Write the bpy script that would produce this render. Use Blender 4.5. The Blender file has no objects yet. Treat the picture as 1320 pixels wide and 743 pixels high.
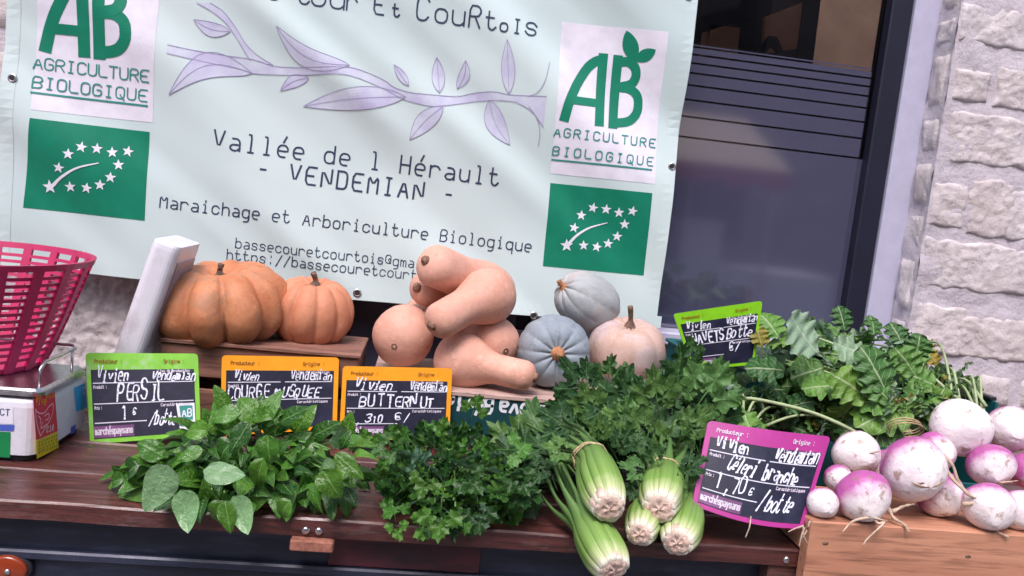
import bpy, math, random
from mathutils import Vector, Matrix, Quaternion, noise, Euler
R = math.radians
rnd = random.Random(7)
scene = bpy.context.scene
COL = scene.collection

# ------------------------------------------------------------------ camera
F_PX, YAW, PITCH, ROLL = 1036.0, R(6.5), R(6.0), R(6.3)
CAM = Vector((0, 0, 1.25))
cF = Vector((math.sin(YAW)*math.cos(PITCH), math.cos(YAW)*math.cos(PITCH), -math.sin(PITCH)))
r0 = Vector((math.cos(YAW), -math.sin(YAW), 0)); u0 = r0.cross(cF)
cR = r0*math.cos(ROLL) + u0*math.sin(ROLL)
cU = u0*math.cos(ROLL) - r0*math.sin(ROLL)
cam_data = bpy.data.cameras.new('camera')
cam_data.sensor_width = 36; cam_data.lens = 36*F_PX/1320
cam_data.clip_start = 0.02; cam_data.clip_end = 500
cam = bpy.data.objects.new('camera', cam_data); COL.objects.link(cam)
mw = Matrix.Identity(4)
for i in range(3):
    mw[i][0] = cR[i]; mw[i][1] = cU[i]; mw[i][2] = -cF[i]; mw[i][3] = CAM[i]
cam.matrix_world = mw
scene.camera = cam

# ------------------------------------------------------------------ sky, sun, exposure
SUN_EL, SUN_AZ = R(58), R(200)        # azimuth measured clockwise from +Y
world = bpy.data.worlds.new('World'); scene.world = world; world.use_nodes = True
wn = world.node_tree; wn.nodes.clear()
sky = wn.nodes.new('ShaderNodeTexSky'); sky.sky_type = 'NISHITA'; sky.sun_disc = False
sky.sun_elevation = SUN_EL; sky.sun_rotation = SUN_AZ; sky.air_density = 1.0; sky.dust_density = 4.0; sky.ozone_density = 1.6
bg = wn.nodes.new('ShaderNodeBackground'); bg.inputs['Strength'].default_value = 0.14
wo = wn.nodes.new('ShaderNodeOutputWorld')
wn.links.new(sky.outputs[0], bg.inputs['Color']); wn.links.new(bg.outputs[0], wo.inputs['Surface'])
sl = bpy.data.lights.new('sun', 'SUN'); sl.energy = 1.7; sl.angle = R(24); sl.color = (1.0, .90, .95)
so = bpy.data.objects.new('sun', sl); COL.objects.link(so)
sd = Vector((math.sin(SUN_AZ)*math.cos(SUN_EL), math.cos(SUN_AZ)*math.cos(SUN_EL), math.sin(SUN_EL)))
so.rotation_euler = (-sd).to_track_quat('-Z', 'Y').to_euler()
scene.view_settings.view_transform = 'Standard'; scene.view_settings.look = 'None'
scene.view_settings.gamma = 1; scene.view_settings.exposure = 0.72

# ------------------------------------------------------------------ placing helpers
def ray(px, py): return cF + cR*((px-660)/F_PX) + cU*((371.5-py)/F_PX)
def at(px, py, Y, k=0.0, z0=0.75):
    """point of the vertical (or leaning: Y + k*(z-z0)) plane seen at photo pixel px,py"""
    d = ray(px, py)
    t = (Y + k*(CAM.z-z0) - CAM.y)/(d.y - k*d.z)
    return CAM + d*t
def onz(px, py, z):
    d = ray(px, py); return CAM + d*((z-CAM.z)/d.z)
def ppm(Y): return F_PX/Y

# ------------------------------------------------------------------ objects
def meta(o, label=None, cat=None, group=None, kind=None):
    if label: o['label'] = label
    if cat: o['category'] = cat
    if group: o['group'] = group
    if kind: o['kind'] = kind
    return o
def thing(name, loc, label, cat, group=None):
    o = bpy.data.objects.new(name, None); COL.objects.link(o); o.location = loc
    o.empty_display_size = .02
    return meta(o, label, cat, group)
def origin(o):
    v = Vector((0, 0, 0))
    while o is not None:
        v = v + o.location; o = o.parent
    return v
def mk(name, vs, fs, mat, smooth=False, uvs=None):
    m = bpy.data.meshes.new(name); m.from_pydata([tuple(v) for v in vs], [], fs)
    if uvs:
        ul = m.uv_layers.new(name='UVMap')
        for li, l in enumerate(m.loops): ul.data[li].uv = uvs[l.vertex_index]
    if smooth: m.polygons.foreach_set('use_smooth', [True]*len(m.polygons))
    m.materials.append(mat); m.update()
    return m
def put(name, g, mat, parent=None, smooth=False, loc=None):
    """g = (verts, faces[, uvs]) in world coordinates"""
    vs, fs = g[0], g[1]; uvs = g[2] if len(g) > 2 else None
    if parent is not None: base = origin(parent)
    elif loc is not None: base = Vector(loc)
    else: base = Vector((0, 0, 0))
    m = mk(name, [Vector(v)-base for v in vs], fs, mat, smooth, uvs)
    o = bpy.data.objects.new(name, m); COL.objects.link(o)
    if parent is not None: o.parent = parent
    else: o.location = base
    return o
def inst(name, mesh, M, parent):
    o = bpy.data.objects.new(name, mesh); COL.objects.link(o); o.parent = parent
    o.matrix_basis = Matrix.Translation(-origin(parent)) @ M
    return o
def join(*gs):
    V, Fc = [], []; U = []
    for g in gs:
        n = len(V); V += list(g[0]); Fc += [tuple(i+n for i in f) for f in g[1]]
        U += list(g[2]) if len(g) > 2 else [(0, 0)]*len(g[0])
    return V, Fc, U
def box(x0, x1, y0, y1, z0, z1, b=0.0, wob=0.0, seed=0):
    """box with chamfered edges"""
    b = min(b, (x1-x0)*.45, (y1-y0)*.45, (z1-z0)*.45)
    if b <= 0:
        v = [(x, y, z) for x in (x0, x1) for y in (y0, y1) for z in (z0, z1)]
        return v, [(0, 1, 3, 2), (4, 6, 7, 5), (0, 4, 5, 1), (2, 3, 7, 6), (0, 2, 6, 4), (1, 5, 7, 3)]
    V = []; idx = {}
    X = (x0, x1); Yv = (y0, y1); Z = (z0, z1)
    for i in (0, 1):
        for j in (0, 1):
            for k in (0, 1):
                sx, sy, sz = (1, -1)[i], (1, -1)[j], (1, -1)[k]
                for a in range(3):
                    p = [X[i]+sx*b, Yv[j]+sy*b, Z[k]+sz*b]; p[a] = (X[i], Yv[j], Z[k])[a]
                    idx[i, j, k, a] = len(V); V.append(tuple(p))
    Fc = []
    for s in (0, 1):
        Fc.append(tuple(idx[q] for q in ((s, 0, 0, 0), (s, 0, 1, 0), (s, 1, 1, 0), (s, 1, 0, 0))))
        Fc.append(tuple(idx[q] for q in ((0, s, 0, 1), (0, s, 1, 1), (1, s, 1, 1), (1, s, 0, 1))))
        Fc.append(tuple(idx[q] for q in ((0, 0, s, 2), (0, 1, s, 2), (1, 1, s, 2), (1, 0, s, 2))))
    for i in (0, 1):
        for j in (0, 1):
            Fc.append((idx[i, j, 0, 0], idx[i, j, 0, 1], idx[i, j, 1, 1], idx[i, j, 1, 0]))
            Fc.append((idx[i, 0, j, 0], idx[i, 0, j, 2], idx[i, 1, j, 2], idx[i, 1, j, 0]))
            Fc.append((idx[0, i, j, 1], idx[0, i, j, 2], idx[1, i, j, 2], idx[1, i, j, 1]))
            for k in (0, 1): Fc.append((idx[i, j, k, 0], idx[i, j, k, 1], idx[i, j, k, 2]))
    return V, Fc
def xf(g, M): return ([M @ Vector(v) for v in g[0]],) + tuple(g[1:])
def frame_of(t, hint=Vector((0, 0, 1))):
    t = t.normalized()
    if abs(t.dot(hint)) > .98: hint = Vector((1, 0, 0))
    a = hint.cross(t).normalized(); return a, t.cross(a)
def catmull(P, n=6):
    P = [Vector(p) for p in P]
    if len(P) < 3: return [P[0].lerp(P[-1], i/n) for i in range(n+1)]
    out = []
    Q = [P[0]*2-P[1]] + P + [P[-1]*2-P[-2]]
    for i in range(1, len(Q)-2):
        for j in range(n):
            t = j/n
            out.append(.5*((2*Q[i]) + (Q[i+1]-Q[i-1])*t + (2*Q[i-1]-5*Q[i]+4*Q[i+1]-Q[i+2])*t*t + (3*Q[i]-Q[i-1]-3*Q[i+1]+Q[i+2])*t**3))
    out.append(P[-1]); return out
def tube(P, rad, seg=8, cap=True, flat=1.0, hint=Vector((0, 0, 1))):
    P = [Vector(p) for p in P]; n = len(P)
    V, Fc, U = [], [], []
    for i, p in enumerate(P):
        t = (P[min(i+1, n-1)]-P[max(i-1, 0)])
        a, b = frame_of(t, hint)
        r = rad(i/(n-1)) if callable(rad) else rad
        for k in range(seg):
            th = 2*math.pi*k/seg
            V.append(p + a*(math.cos(th)*r) + b*(math.sin(th)*r*flat)); U.append((k/seg, i/(n-1)))
    for i in range(n-1):
        for k in range(seg):
            k2 = (k+1) % seg
            Fc.append((i*seg+k, i*seg+k2, (i+1)*seg+k2, (i+1)*seg+k))
    if cap:
        Fc.append(tuple(reversed(range(seg)))); Fc.append(tuple(range((n-1)*seg, n*seg)))
    return V, Fc, U
def lathe(prof, seg=24, fn=None):
    """profile [(r,z)...] around Z; fn(theta, t, r, z)->(r, z)"""
    V, Fc, U = [], [], []; n = len(prof)
    for i, (r, z) in enumerate(prof):
        for k in range(seg):
            th = 2*math.pi*k/seg
            rr, zz = fn(th, i/(n-1), r, z) if fn else (r, z)
            V.append(Vector((rr*math.cos(th), rr*math.sin(th), zz))); U.append((k/seg, i/(n-1)))
    for i in range(n-1):
        for k in range(seg):
            k2 = (k+1) % seg
            Fc.append((i*seg+k, i*seg+k2, (i+1)*seg+k2, (i+1)*seg+k))
    Fc.append(tuple(reversed(range(seg)))); Fc.append(tuple(range((n-1)*seg, n*seg)))
    return V, Fc, U
def orient(zdir, spin=0.0, loc=(0, 0, 0), s=(1, 1, 1)):
    q = Vector(zdir).to_track_quat('Z', 'Y')
    M = Matrix.Translation(Vector(loc)) @ q.to_matrix().to_4x4() @ Matrix.Rotation(spin, 4, 'Z')
    if not isinstance(s, tuple): s = (s, s, s)
    return M @ Matrix.Diagonal((s[0], s[1], s[2], 1))

# ------------------------------------------------------------------ materials
class NT:
    def __init__(s, name, rough=.6, spec=.5):
        s.m = bpy.data.materials.new(name); s.m.use_nodes = True; s.t = s.m.node_tree
        s.b = s.t.nodes['Principled BSDF']; s.b.inputs['Roughness'].default_value = rough
        s.b.inputs['Specular IOR Level'].default_value = spec
        s.out = s.t.nodes['Material Output']; s._co = None
    def n(s, ty, **kw):
        q = s.t.nodes.new(ty)
        for k, v in kw.items():
            if k in q.bl_rna.properties.keys(): setattr(q, k, v)
            else: q.inputs[k].default_value = v
        return q
    def l(s, a, b): s.t.links.new(a, b)
    def co(s, kind='Object', scale=None):
        tc = s._co or s.n('ShaderNodeTexCoord'); s._co = tc
        if scale is None: return tc.outputs[kind]
        mp = s.n('ShaderNodeMapping'); mp.inputs['Scale'].default_value = scale; s.l(tc.outputs[kind], mp.inputs[0]); return mp.outputs[0]
    def noise(s, scale, detail=4, rough=.55, vec=None, dist=0):
        q = s.n('ShaderNodeTexNoise'); q.inputs['Scale'].default_value = scale; q.inputs['Detail'].default_value = detail
        q.inputs['Roughness'].default_value = rough; q.inputs['Distortion'].default_value = dist
        s.l(vec if vec is not None else s.co(), q.inputs['Vector']); return q.outputs['Fac']
    def ramp(s, fac, stops):
        q = s.n('ShaderNodeValToRGB'); cr = q.color_ramp
        while len(cr.elements) > 2: cr.elements.remove(cr.elements[-1])
        for i, (p, c) in enumerate(stops):
            e = cr.elements[i] if i < 2 else cr.elements.new(p)
            e.position = p; e.color = (*c, 1) if len(c) == 3 else c
        s.l(fac, q.inputs[0]); return q.outputs[0]
    def mix(s, f, a, b, mode='MIX'):
        q = s.n('ShaderNodeMix', data_type='RGBA', blend_type=mode)
        for k, v in ((0, f), (6, a), (7, b)):
            if isinstance(v, (int, float)): q.inputs[k].default_value = v
            elif isinstance(v, tuple): q.inputs[k].default_value = (*v, 1)
            else: s.l(v, q.inputs[k])
        return q.outputs[2]
    def math(s, op, a, b=None, c=None):
        q = s.n('ShaderNodeMath', operation=op)
        for k, v in enumerate((a, b, c)):
            if v is None: continue
            if isinstance(v, (int, float)): q.inputs[k].default_value = v
            else: s.l(v, q.inputs[k])
        return q.outputs[0]
    def bump(s, h, dist=.002, strength=.6):
        q = s.n('ShaderNodeBump'); q.inputs['Distance'].default_value = dist; q.inputs['Strength'].default_value = strength
        s.l(h, q.inputs['Height']); s.l(q.outputs[0], s.b.inputs['Normal'])
    def color(s, c):
        if isinstance(c, tuple): s.b.inputs['Base Color'].default_value = (*c, 1)
        else: s.l(c, s.b.inputs['Base Color'])
        return s

def simple(name, c, rough=.55, spec=.5, metal=0, var=.12, vs=30, bump=0, bs=60, dirt=None):
    t = NT(name, rough, spec)
    f = t.noise(vs, 5)
    lo = tuple(x*(1-var) for x in c); hi = tuple(min(1, x*(1+var)) for x in c)
    col = t.ramp(f, [(.3, lo), (.7, hi)])
    if dirt: col = t.mix(t.ramp(t.noise(dirt[0], 6, .7), [(.52, (0, 0, 0)), (.72, (1, 1, 1))]), col, dirt[1])
    t.color(col); t.b.inputs['Metallic'].default_value = metal
    if bump: t.bump(t.noise(bs, 5), bump, 1)
    return t.m

M = {}
def wood(name, dark, light, rough=.6, axis=0, gloss=0, scale=1.0):
    t = NT(name, rough)
    sc = [22*scale]*3; sc[axis] = 1.6*scale
    v = t.co('Object', tuple(sc))
    f = t.noise(3.0, 8, .65, v, .6); g = t.noise(9.0, 6, .6, v, .3)
    oi = t.n('ShaderNodeObjectInfo')
    c = t.ramp(f, [(.3, dark), (.62, light)])
    c = t.mix(t.ramp(g, [(.35, (.75, .75, .75)), (.5, (0, 0, 0))]), c, tuple(x*.35 for x in dark))
    c = t.mix(t.math('MULTIPLY', oi.outputs['Random'], .35), c, tuple(x*.6 for x in light))
    if gloss: c = t.mix(t.ramp(t.noise(2.4, 7, .7, t.co('Object', (3, 14, 14))), [(.56, (0, 0, 0)), (.70, (.55, .55, .55))]), c, (.20, .13, .125))
    t.color(c)
    if gloss: 
        rr = t.ramp(t.noise(6, 4), [(.35, (gloss,)*3), (.65, (rough,)*3)]); t.l(rr, t.b.inputs['Roughness'])
    t.bump(f, .002, .7)
    return t.m
M['plank'] = wood('weathered_red_wood', (.018, .007, .007), (.125, .038, .034), .5, 0, .18)
M['plank_edge'] = wood('plank_edge_wood', (.03, .016, .013), (.16, .062, .05), .6, 0, .35)
M['crate_wood'] = wood('old_crate_wood', (.10, .045, .033), (.34, .16, .115), .75)
M['pale_wood'] = wood('pale_crate_wood', (.42, .29, .25), (.60, .42, .37), .7)
M['pine'] = wood('pine_board', (.42, .185, .11), (.56, .275, .17), .55, 0, 0, .4)
M['endgrain'] = simple('end_grain_wood', (.33, .13, .09), .8, var=.4, vs=90, bump=.002, bs=120)

def stone(name, lo, hi, br):
    t = NT(name, .9, .2)
    v = t.co()
    c = t.ramp(t.noise(14, 8, .65), [(.3, lo), (.6, hi)])
    c = t.mix(t.ramp(t.noise(7, 5, .6), [(.58, (0, 0, 0)), (.75, (.6, .6, .6))]), c, br)
    oi = t.n('ShaderNodeObjectInfo')
    c = t.mix(t.math('MULTIPLY', oi.outputs['Random'], .3), c, br)
    vo = t.n('ShaderNodeTexVoronoi'); vo.inputs['Scale'].default_value = 80; t.l(v, vo.inputs['Vector'])
    pit = t.ramp(vo.outputs['Distance'], [(.05, (1, 1, 1)), (.22, (0, 0, 0))])
    c = t.mix(t.mix(t.ramp(t.noise(22, 3), [(.5, (0, 0, 0)), (.6, (.7, .7, .7))]), (0, 0, 0), pit), c, tuple(x*.35 for x in lo))
    t.color(c)
    t.bump(t.noise(38, 9, .7), .009, .8)
    return t.m
M['stone'] = stone('limestone_block', (.49, .445, .46), (.70, .655, .67), (.46, .38, .35))
M['mortar'] = stone('lime_mortar', (.49, .455, .50), (.63, .59, .65), (.46, .40, .42))

def vinyl():
    t = NT('banner_vinyl', .38, .4)
    c = t.ramp(t.noise(2.2, 3), [(.3, (.52, .65, .655)), (.7, (.60, .715, .71))])
    t.color(c); t.bump(t.noise(260, 2), .0004, .4)
    return t.m
M['vinyl'] = vinyl()
def ink(name, c, rough=.42, var=.08): return simple(name, c, rough, .4, var=var, vs=25)
M['ink'] = ink('black_ink', (.035, .05, .10))
M['ink_green'] = ink('green_ink', (.004, .20, .115))
M['ink_teal'] = ink('teal_ink', (.035, .25, .22))
M['ink_white'] = ink('white_print', (.72, .71, .80))
M['ink_star'] = ink('star_white', (.74, .76, .84))
def lilac():
    t = NT('lilac_ink', .42, .4)
    t.color(t.mix(t.ramp(t.noise(16, 5, .6), [(.35, (0, 0, 0)), (.7, (1, 1, 1))]), (.48, .465, .66), (.60, .665, .745))); return t.m
M['lilac'] = lilac()
M['lilac_line'] = ink('lilac_line', (.34, .31, .48))
M['steel'] = simple('brushed_steel', (.55, .54, .56), .28, .5, 1, var=.2, vs=120)
M['eyelet'] = simple('eyelet_metal', (.6, .58, .6), .3, .5, 1)
M['hole'] = simple('eyelet_hole', (.02, .018, .02), .8)
M['navy'] = simple('navy_frame_paint', (.007, .008, .024), .5, .5, var=.25, vs=12)
M['white_frame'] = simple('lilac_white_frame_paint', (.46, .46, .60), .5, .4, var=.05)
M['dark_panel'] = simple('dark_door_panel', (.045, .045, .075), .4, .5)
M['trailer'] = None
def trailer():
    t = NT('worn_navy_trailer_panel', .45, .5)
    v = t.co('Object', (1.5, 1, 9))
    c = t.ramp(t.noise(4, 7, .65, v), [(.3, (.008, .011, .022)), (.55, (.022, .028, .055)), (.75, (.06, .07, .115))])
    t.color(c); t.b.inputs['Metallic'].default_value = .2
    t.l(t.ramp(t.noise(7, 5), [(.3, (.3,)*3), (.7, (.65,)*3)]), t.b.inputs['Roughness'])
    t.bump(t.noise(12, 4), .003, .5); return t.m
M['trailer'] = trailer()
def rust():
    t = NT('rusty_red_panel', .5, .4)
    t.color(t.ramp(t.noise(6, 7, .65, t.co('Object', (.8, 1, 4))), [(.3, (.018, .012, .018)), (.6, (.10, .02, .028)), (.8, (.16, .04, .045))])); return t.m
M['rust'] = rust()
M['amber'] = simple('amber_reflector_plastic', (.24, .035, .01), .2, .6)
M['scale_white'] = simple('scale_white_plastic', (.66, .66, .73), .35, .5, var=.04, dirt=(16, (.50, .49, .54)))
M['scale_grey'] = simple('scale_dark_base', (.05, .05, .06), .6)
M['lcd'] = simple('scale_display_face', (.28, .27, .33), .3)
M['pink'] = simple('pink_plastic', (.42, .015, .095), .38, .5, var=.12)
M['black_plastic'] = simple('black_plastic', (.018, .018, .024), .4)
M['black_cable'] = simple('black_cable', (.012, .012, .014), .5)
M['teal'] = simple('teal_crate_plastic', (.008, .095, .105), .45, .5)
M['teal_dark'] = simple('dark_green_printed_board', (.006, .05, .058), .5, .4)
M['white_text'] = ink('white_lettering', (.72, .74, .80))
M['stk_red'] = ink('red_sticker', (.62, .02, .05)); M['stk_yellow'] = ink('yellow_sticker', (.75, .6, .02))
M['stk_blue'] = ink('blue_sticker', (.03, .36, .72)); M['stk_dblue'] = ink('dark_blue_sticker', (.07, .12, .5))
M['stk_green'] = ink('green_sticker', (.01, .22, .07)); M['stk_orange'] = ink('orange_print', (.85, .32, .02)); M['stk_pink'] = ink('pale_pink_print', (.85, .5, .6))
M['stk_white'] = ink('white_sticker', (.72, .72, .82))
M['tag_green'] = simple('lime_green_tag_card', (.19, .50, .045), .35, .5, var=.1, dirt=(18, (.38, .5, .33)))
M['tag_green2'] = simple('bright_lime_tag_card', (.20, .52, .012), .35, .5)
M['tag_orange'] = simple('orange_tag_card', (.83, .31, .01), .35, .5, var=.08)
M['tag_magenta'] = simple('magenta_tag_card', (.38, .03, .23), .35, .5, var=.08)
def slate():
    t = NT('chalkboard_slate', .42, .45)
    t.color(t.mix(t.ramp(t.noise(22, 6, .7), [(.45, (0, 0, 0)), (.8, (.35,)*3)]), (.008, .009, .028), (.07, .075, .14))); return t.m
M['slate'] = slate()
M['slate_pink'] = simple('purple_print_block', (.16, .06, .17), .4, var=.3, vs=40)
def chalk():
    t = NT('chalk_writing', .9, .1)
    t.color(t.ramp(t.noise(260, 3), [(.35, (.42, .44, .58)), (.55, (.80, .82, .92))])); return t.m
M['chalk'] = chalk()
M['tag_line'] = ink('tag_white_line', (.62, .62, .72)); M['tag_small'] = ink('tag_small_print', (.24, .10, .01)); M['tag_smallw'] = ink('tag_small_white_print', (.6, .55, .65))
M['card'] = simple('brown_cardboard', (.34, .19, .12), .8, var=.12)
M['interior'] = simple('tan_interior_wall', (.30, .21, .15), .8, var=.35, vs=5)
M['black'] = simple('black_easel_paint', (.008, .008, .01), .5)
M['twine'] = simple('straw_twine', (.50, .38, .22), .85, var=.3, vs=200)
M['cream'] = simple('cream_canvas', (.55, .45, .33), .8); M['red_cloth'] = simple('red_canvas', (.40, .05, .07), .8)
M['facade'] = simple('opposite_plaster', (.34, .29, .28), .9, var=.2, vs=2); M['facade_dark'] = simple('opposite_window_glass', (.03, .03, .045), .2)
M['white_cloth'] = simple('white_cloth', (.75, .75, .8), .7)
def paving():
    t = NT('paving', .85, .3)
    b = t.n('ShaderNodeTexBrick'); t.l(t.co(), b.inputs['Vector']); b.inputs['Scale'].default_value = 2.0
    b.inputs['Color1'].default_value = (.20, .18, .18, 1); b.inputs['Color2'].default_value = (.26, .24, .23, 1); b.inputs['Mortar'].default_value = (.10, .09, .09, 1)
    t.color(t.mix(.5, b.outputs[0], t.ramp(t.noise(20, 6), [(.3, (.12, .11, .11)), (.7, (.30, .28, .28))]))); return t.m
M['paving'] = paving()
def glass(name, tint, refl):
    t = NT(name); t.t.nodes.remove(t.b)
    tr = t.n('ShaderNodeBsdfTransparent'); tr.inputs[0].default_value = (*tint, 1)
    gl = t.n('ShaderNodeBsdfGlossy'); gl.inputs['Roughness'].default_value = .015
    fr = t.n('ShaderNodeFresnel'); fr.inputs['IOR'].default_value = refl
    mx = t.n('ShaderNodeMixShader'); t.l(fr.outputs[0], mx.inputs[0]); t.l(tr.outputs[0], mx.inputs[1]); t.l(gl.outputs[0], mx.inputs[2]); t.l(mx.outputs[0], t.out.inputs[0])
    return t.m
M['glass'] = glass('window_glass', (.72, .70, .70), 1.5)
def film():
    t = NT('frosted_film', .07, 1.0)
    t.color((.070, .070, .125)); t.b.inputs['IOR'].default_value = 1.9
    tr = t.n('ShaderNodeBsdfTransparent'); tr.inputs[0].default_value = (.6, .58, .62, 1)
    mx = t.n('ShaderNodeMixShader'); mx.inputs[0].default_value = .12
    t.l(t.b.outputs[0], mx.inputs[1]); t.l(tr.outputs[0], mx.inputs[2]); t.l(mx.outputs[0], t.out.inputs[0]); return t.m
M['film'] = film()

def leafmat(name, dark, light, vein, back, rough=.42, nv=7, vstr=.55):
    t = NT(name, rough, .45)
    uv = t.co('UV'); sp = t.n('ShaderNodeSeparateXYZ'); t.l(uv, sp.inputs[0])
    au = t.math('ABSOLUTE', t.math('SUBTRACT', sp.outputs[0], .5))
    mid = t.math('LESS_THAN', au, .028)
    sv = t.math('FRACT', t.math('SUBTRACT', t.math('MULTIPLY', sp.outputs[1], nv), t.math('MULTIPLY', au, 4.5)))
    side = t.math('LESS_THAN', sv, .10)
    vn = t.math('MULTIPLY', t.math('MAXIMUM', mid, t.math('MULTIPLY', side, .55)), vstr)
    oi = t.n('ShaderNodeObjectInfo')
    c = t.mix(t.math('POWER', oi.outputs['Random'], 1.6), dark, light)
    hv = t.math('FRACT', t.math('MULTIPLY', oi.outputs['Random'], 7.31)); c = t.mix(t.math('MULTIPLY', t.math('GREATER_THAN', hv, .72), .5), c, (light[0]*1.28, light[1]*1.05, light[2]*.8))
    c = t.mix(t.math('MULTIPLY', t.noise(5, 4), .7), c, tuple(x*.55 for x in dark))
    c = t.mix(vn, c, vein)
    geo = t.n('ShaderNodeNewGeometry')
    c = t.mix(t.math('MULTIPLY', geo.outputs['Backfacing'], .6), c, back)
    t.color(c)
    tl = t.n('ShaderNodeBsdfTranslucent'); t.l(c, tl.inputs[0])
    mx = t.n('ShaderNodeMixShader'); mx.inputs[0].default_value = .18
    t.l(t.b.outputs[0], mx.inputs[1]); t.l(tl.outputs[0], mx.inputs[2]); t.l(mx.outputs[0], t.out.inputs[0])
    bh = t.math('ADD', t.math('MULTIPLY', sv, .6), t.noise(9, 3)); t.bump(bh, .03, .35)
    return t.m
M['basil'] = leafmat('basil_leaf', (.012, .070, .007), (.11, .33, .03), (.20, .38, .12), (.27, .46, .25), .30)
M['parsley'] = leafmat('parsley_leaf', (.010, .055, .007), (.10, .30, .035), (.10, .24, .08), (.20, .36, .24), .45, 5, .3)
M['celery_leaf'] = leafmat('celery_leaf', (.018, .075, .018), (.14, .32, .08), (.20, .34, .14), (.24, .38, .30), .5, 6, .4)
M['turnip_leaf'] = leafmat('turnip_leaf', (.026, .115, .022), (.18, .40, .06), (.42, .52, .30), (.36, .50, .38), .5, 9, .7)
M['yellow_leaf'] = leafmat('yellowing_turnip_leaf', (.26, .24, .03), (.42, .33, .06), (.5, .45, .25), (.45, .42, .25), .55, 9, .6)
M['stem'] = simple('green_stem', (.10, .22, .05), .5, var=.3)
M['petiole'] = simple('pale_petiole', (.30, .38, .20), .5, var=.25)
def celery():
    t = NT('celery_stalk', .48, .4)
    sp = t.n('ShaderNodeSeparateXYZ'); t.l(t.co('UV'), sp.inputs[0])
    v = t.math('ADD', sp.outputs[1], t.math('MULTIPLY', t.math('SUBTRACT', t.noise(30, 3), .5), .12))
    c = t.ramp(v, [(.02, (.70, .67, .56)), (.10, (.48, .54, .27)), (.24, (.20, .34, .075)), (.7, (.09, .18, .05))])
    st = t.math('FRACT', t.math('MULTIPLY', sp.outputs[0], 9)); c = t.mix(t.math('MULTIPLY', t.math('LESS_THAN', st, .25), .3), c, (.10, .24, .04))
    t.color(c); t.bump(st, .002, .5); return t.m
M['celery'] = celery()
M['celery_cut'] = simple('cut_celery_butt', (.66, .50, .42), .6, var=.35, vs=60, bump=.005, bs=60, dirt=(45, (.36, .19, .14)))
def turnip():
    t = NT('turnip_skin', .36, .5)
    sp = t.n('ShaderNodeSeparateXYZ'); t.l(t.co(), sp.inputs[0])
    oi = t.n('ShaderNodeObjectInfo'); sc = t.n('ShaderNodeSeparateColor'); t.l(oi.outputs['Color'], sc.inputs[0])
    z = t.math('ADD', t.math('ADD', sp.outputs[2], sc.outputs[0]), t.math('MULTIPLY', t.math('SUBTRACT', t.noise(2.2, 4), .5), .5))
    f = t.ramp(z, [(.08, (0, 0, 0)), (.55, (1, 1, 1))])
    c = t.mix(f, t.ramp(t.noise(1.5, 4), [(.3, (.76, .69, .72)), (.65, (.86, .80, .80))]), (.42, .095, .31))
    d = t.ramp(t.noise(2.8, 6, .6), [(.56, (0, 0, 0)), (.66, (.75, .75, .75))])
    low = t.ramp(sp.outputs[2], [(-.1, (1, 1, 1)), (.35, (.15, .15, .15))])
    c = t.mix(t.mix(d, (0, 0, 0), low), c, (.26, .155, .10))
    c = t.mix(t.ramp(t.noise(14, 4), [(.66, (0, 0, 0)), (.72, (.6, .6, .6))]), c, (.40, .26, .24))
    t.color(c); t.bump(t.noise(3, 3), .02, .15); return t.m
M['turnip'] = turnip()
M['root'] = simple('turnip_root', (.50, .38, .29), .8, var=.35, vs=60, bump=.002)
M['root_scar'] = simple('turnip_root_scar', (.30, .185, .11), .85, var=.5, vs=70, bump=.006, bs=70)
def gourd(name, a, b, patch, pf=.6, lilac=None, rough=.58, bs=8):
    t = NT(name, rough, .45)
    c = t.ramp(t.noise(11, 8, .7), [(.34, a), (.64, b)])
    c = t.mix(t.ramp(t.noise(14, 7, .7, None, .6), [(pf-.03, (0, 0, 0)), (pf+.08, (.85,)*3)]), c, patch)
    c = t.mix(t.ramp(t.noise(38, 7, .75), [(.56, (0, 0, 0)), (.66, (.55,)*3)]), c, tuple(min(1, q*1.25) for q in b))
    if lilac: c = t.mix(t.ramp(t.noise(5, 4), [(.48, (0, 0, 0)), (.7, (.7,)*3)]), c, lilac)
    c = t.mix(t.ramp(t.noise(120, 3), [(.64, (0, 0, 0)), (.72, (.5,)*3)]), c, tuple(x*.6 for x in a))
    oi = t.n('ShaderNodeObjectInfo'); c = t.mix(t.math('MULTIPLY', oi.outputs['Random'], .45), c, tuple(q*.80 for q in a))
    t.color(c); t.bump(t.noise(26, 7, .7), .005, .6); return t.m
M['pumpkin'] = gourd('musky_pumpkin_skin', (.46, .15, .06), (.66, .30, .15), (.40, .22, .13), .54)
M['pumpkin2'] = gourd('orange_pumpkin_skin', (.56, .21, .11), (.70, .32, .19), (.52, .26, .15), .62)
M['butternut'] = gourd('butternut_skin', (.60, .30, .215), (.72, .41, .32), (.52, .23, .16), .64)
M['grey_squash'] = gourd('grey_blue_squash_skin', (.20, .245, .29), (.30, .345, .39), (.38, .33, .33), .66)
M['pale_squash'] = gourd('pale_grey_squash_skin', (.34, .37, .38), (.46, .48, .50), (.50, .38, .34), .56)
M['pink_squash'] = gourd('pinkish_squash_skin', (.50, .33, .26), (.58, .42, .38), (.50, .43, .46), .52)
M['gstem'] = simple('dry_gourd_stem', (.14, .085, .06), .85, var=.5, vs=80, bump=.003)
M['bstem'] = simple('corky_butternut_stem', (.24, .13, .09), .85, var=.5, vs=120, bump=.004)
M['ostem'] = simple('orange_brown_stem', (.38, .17, .08), .8, var=.4, vs=60, bump=.003)

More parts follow.
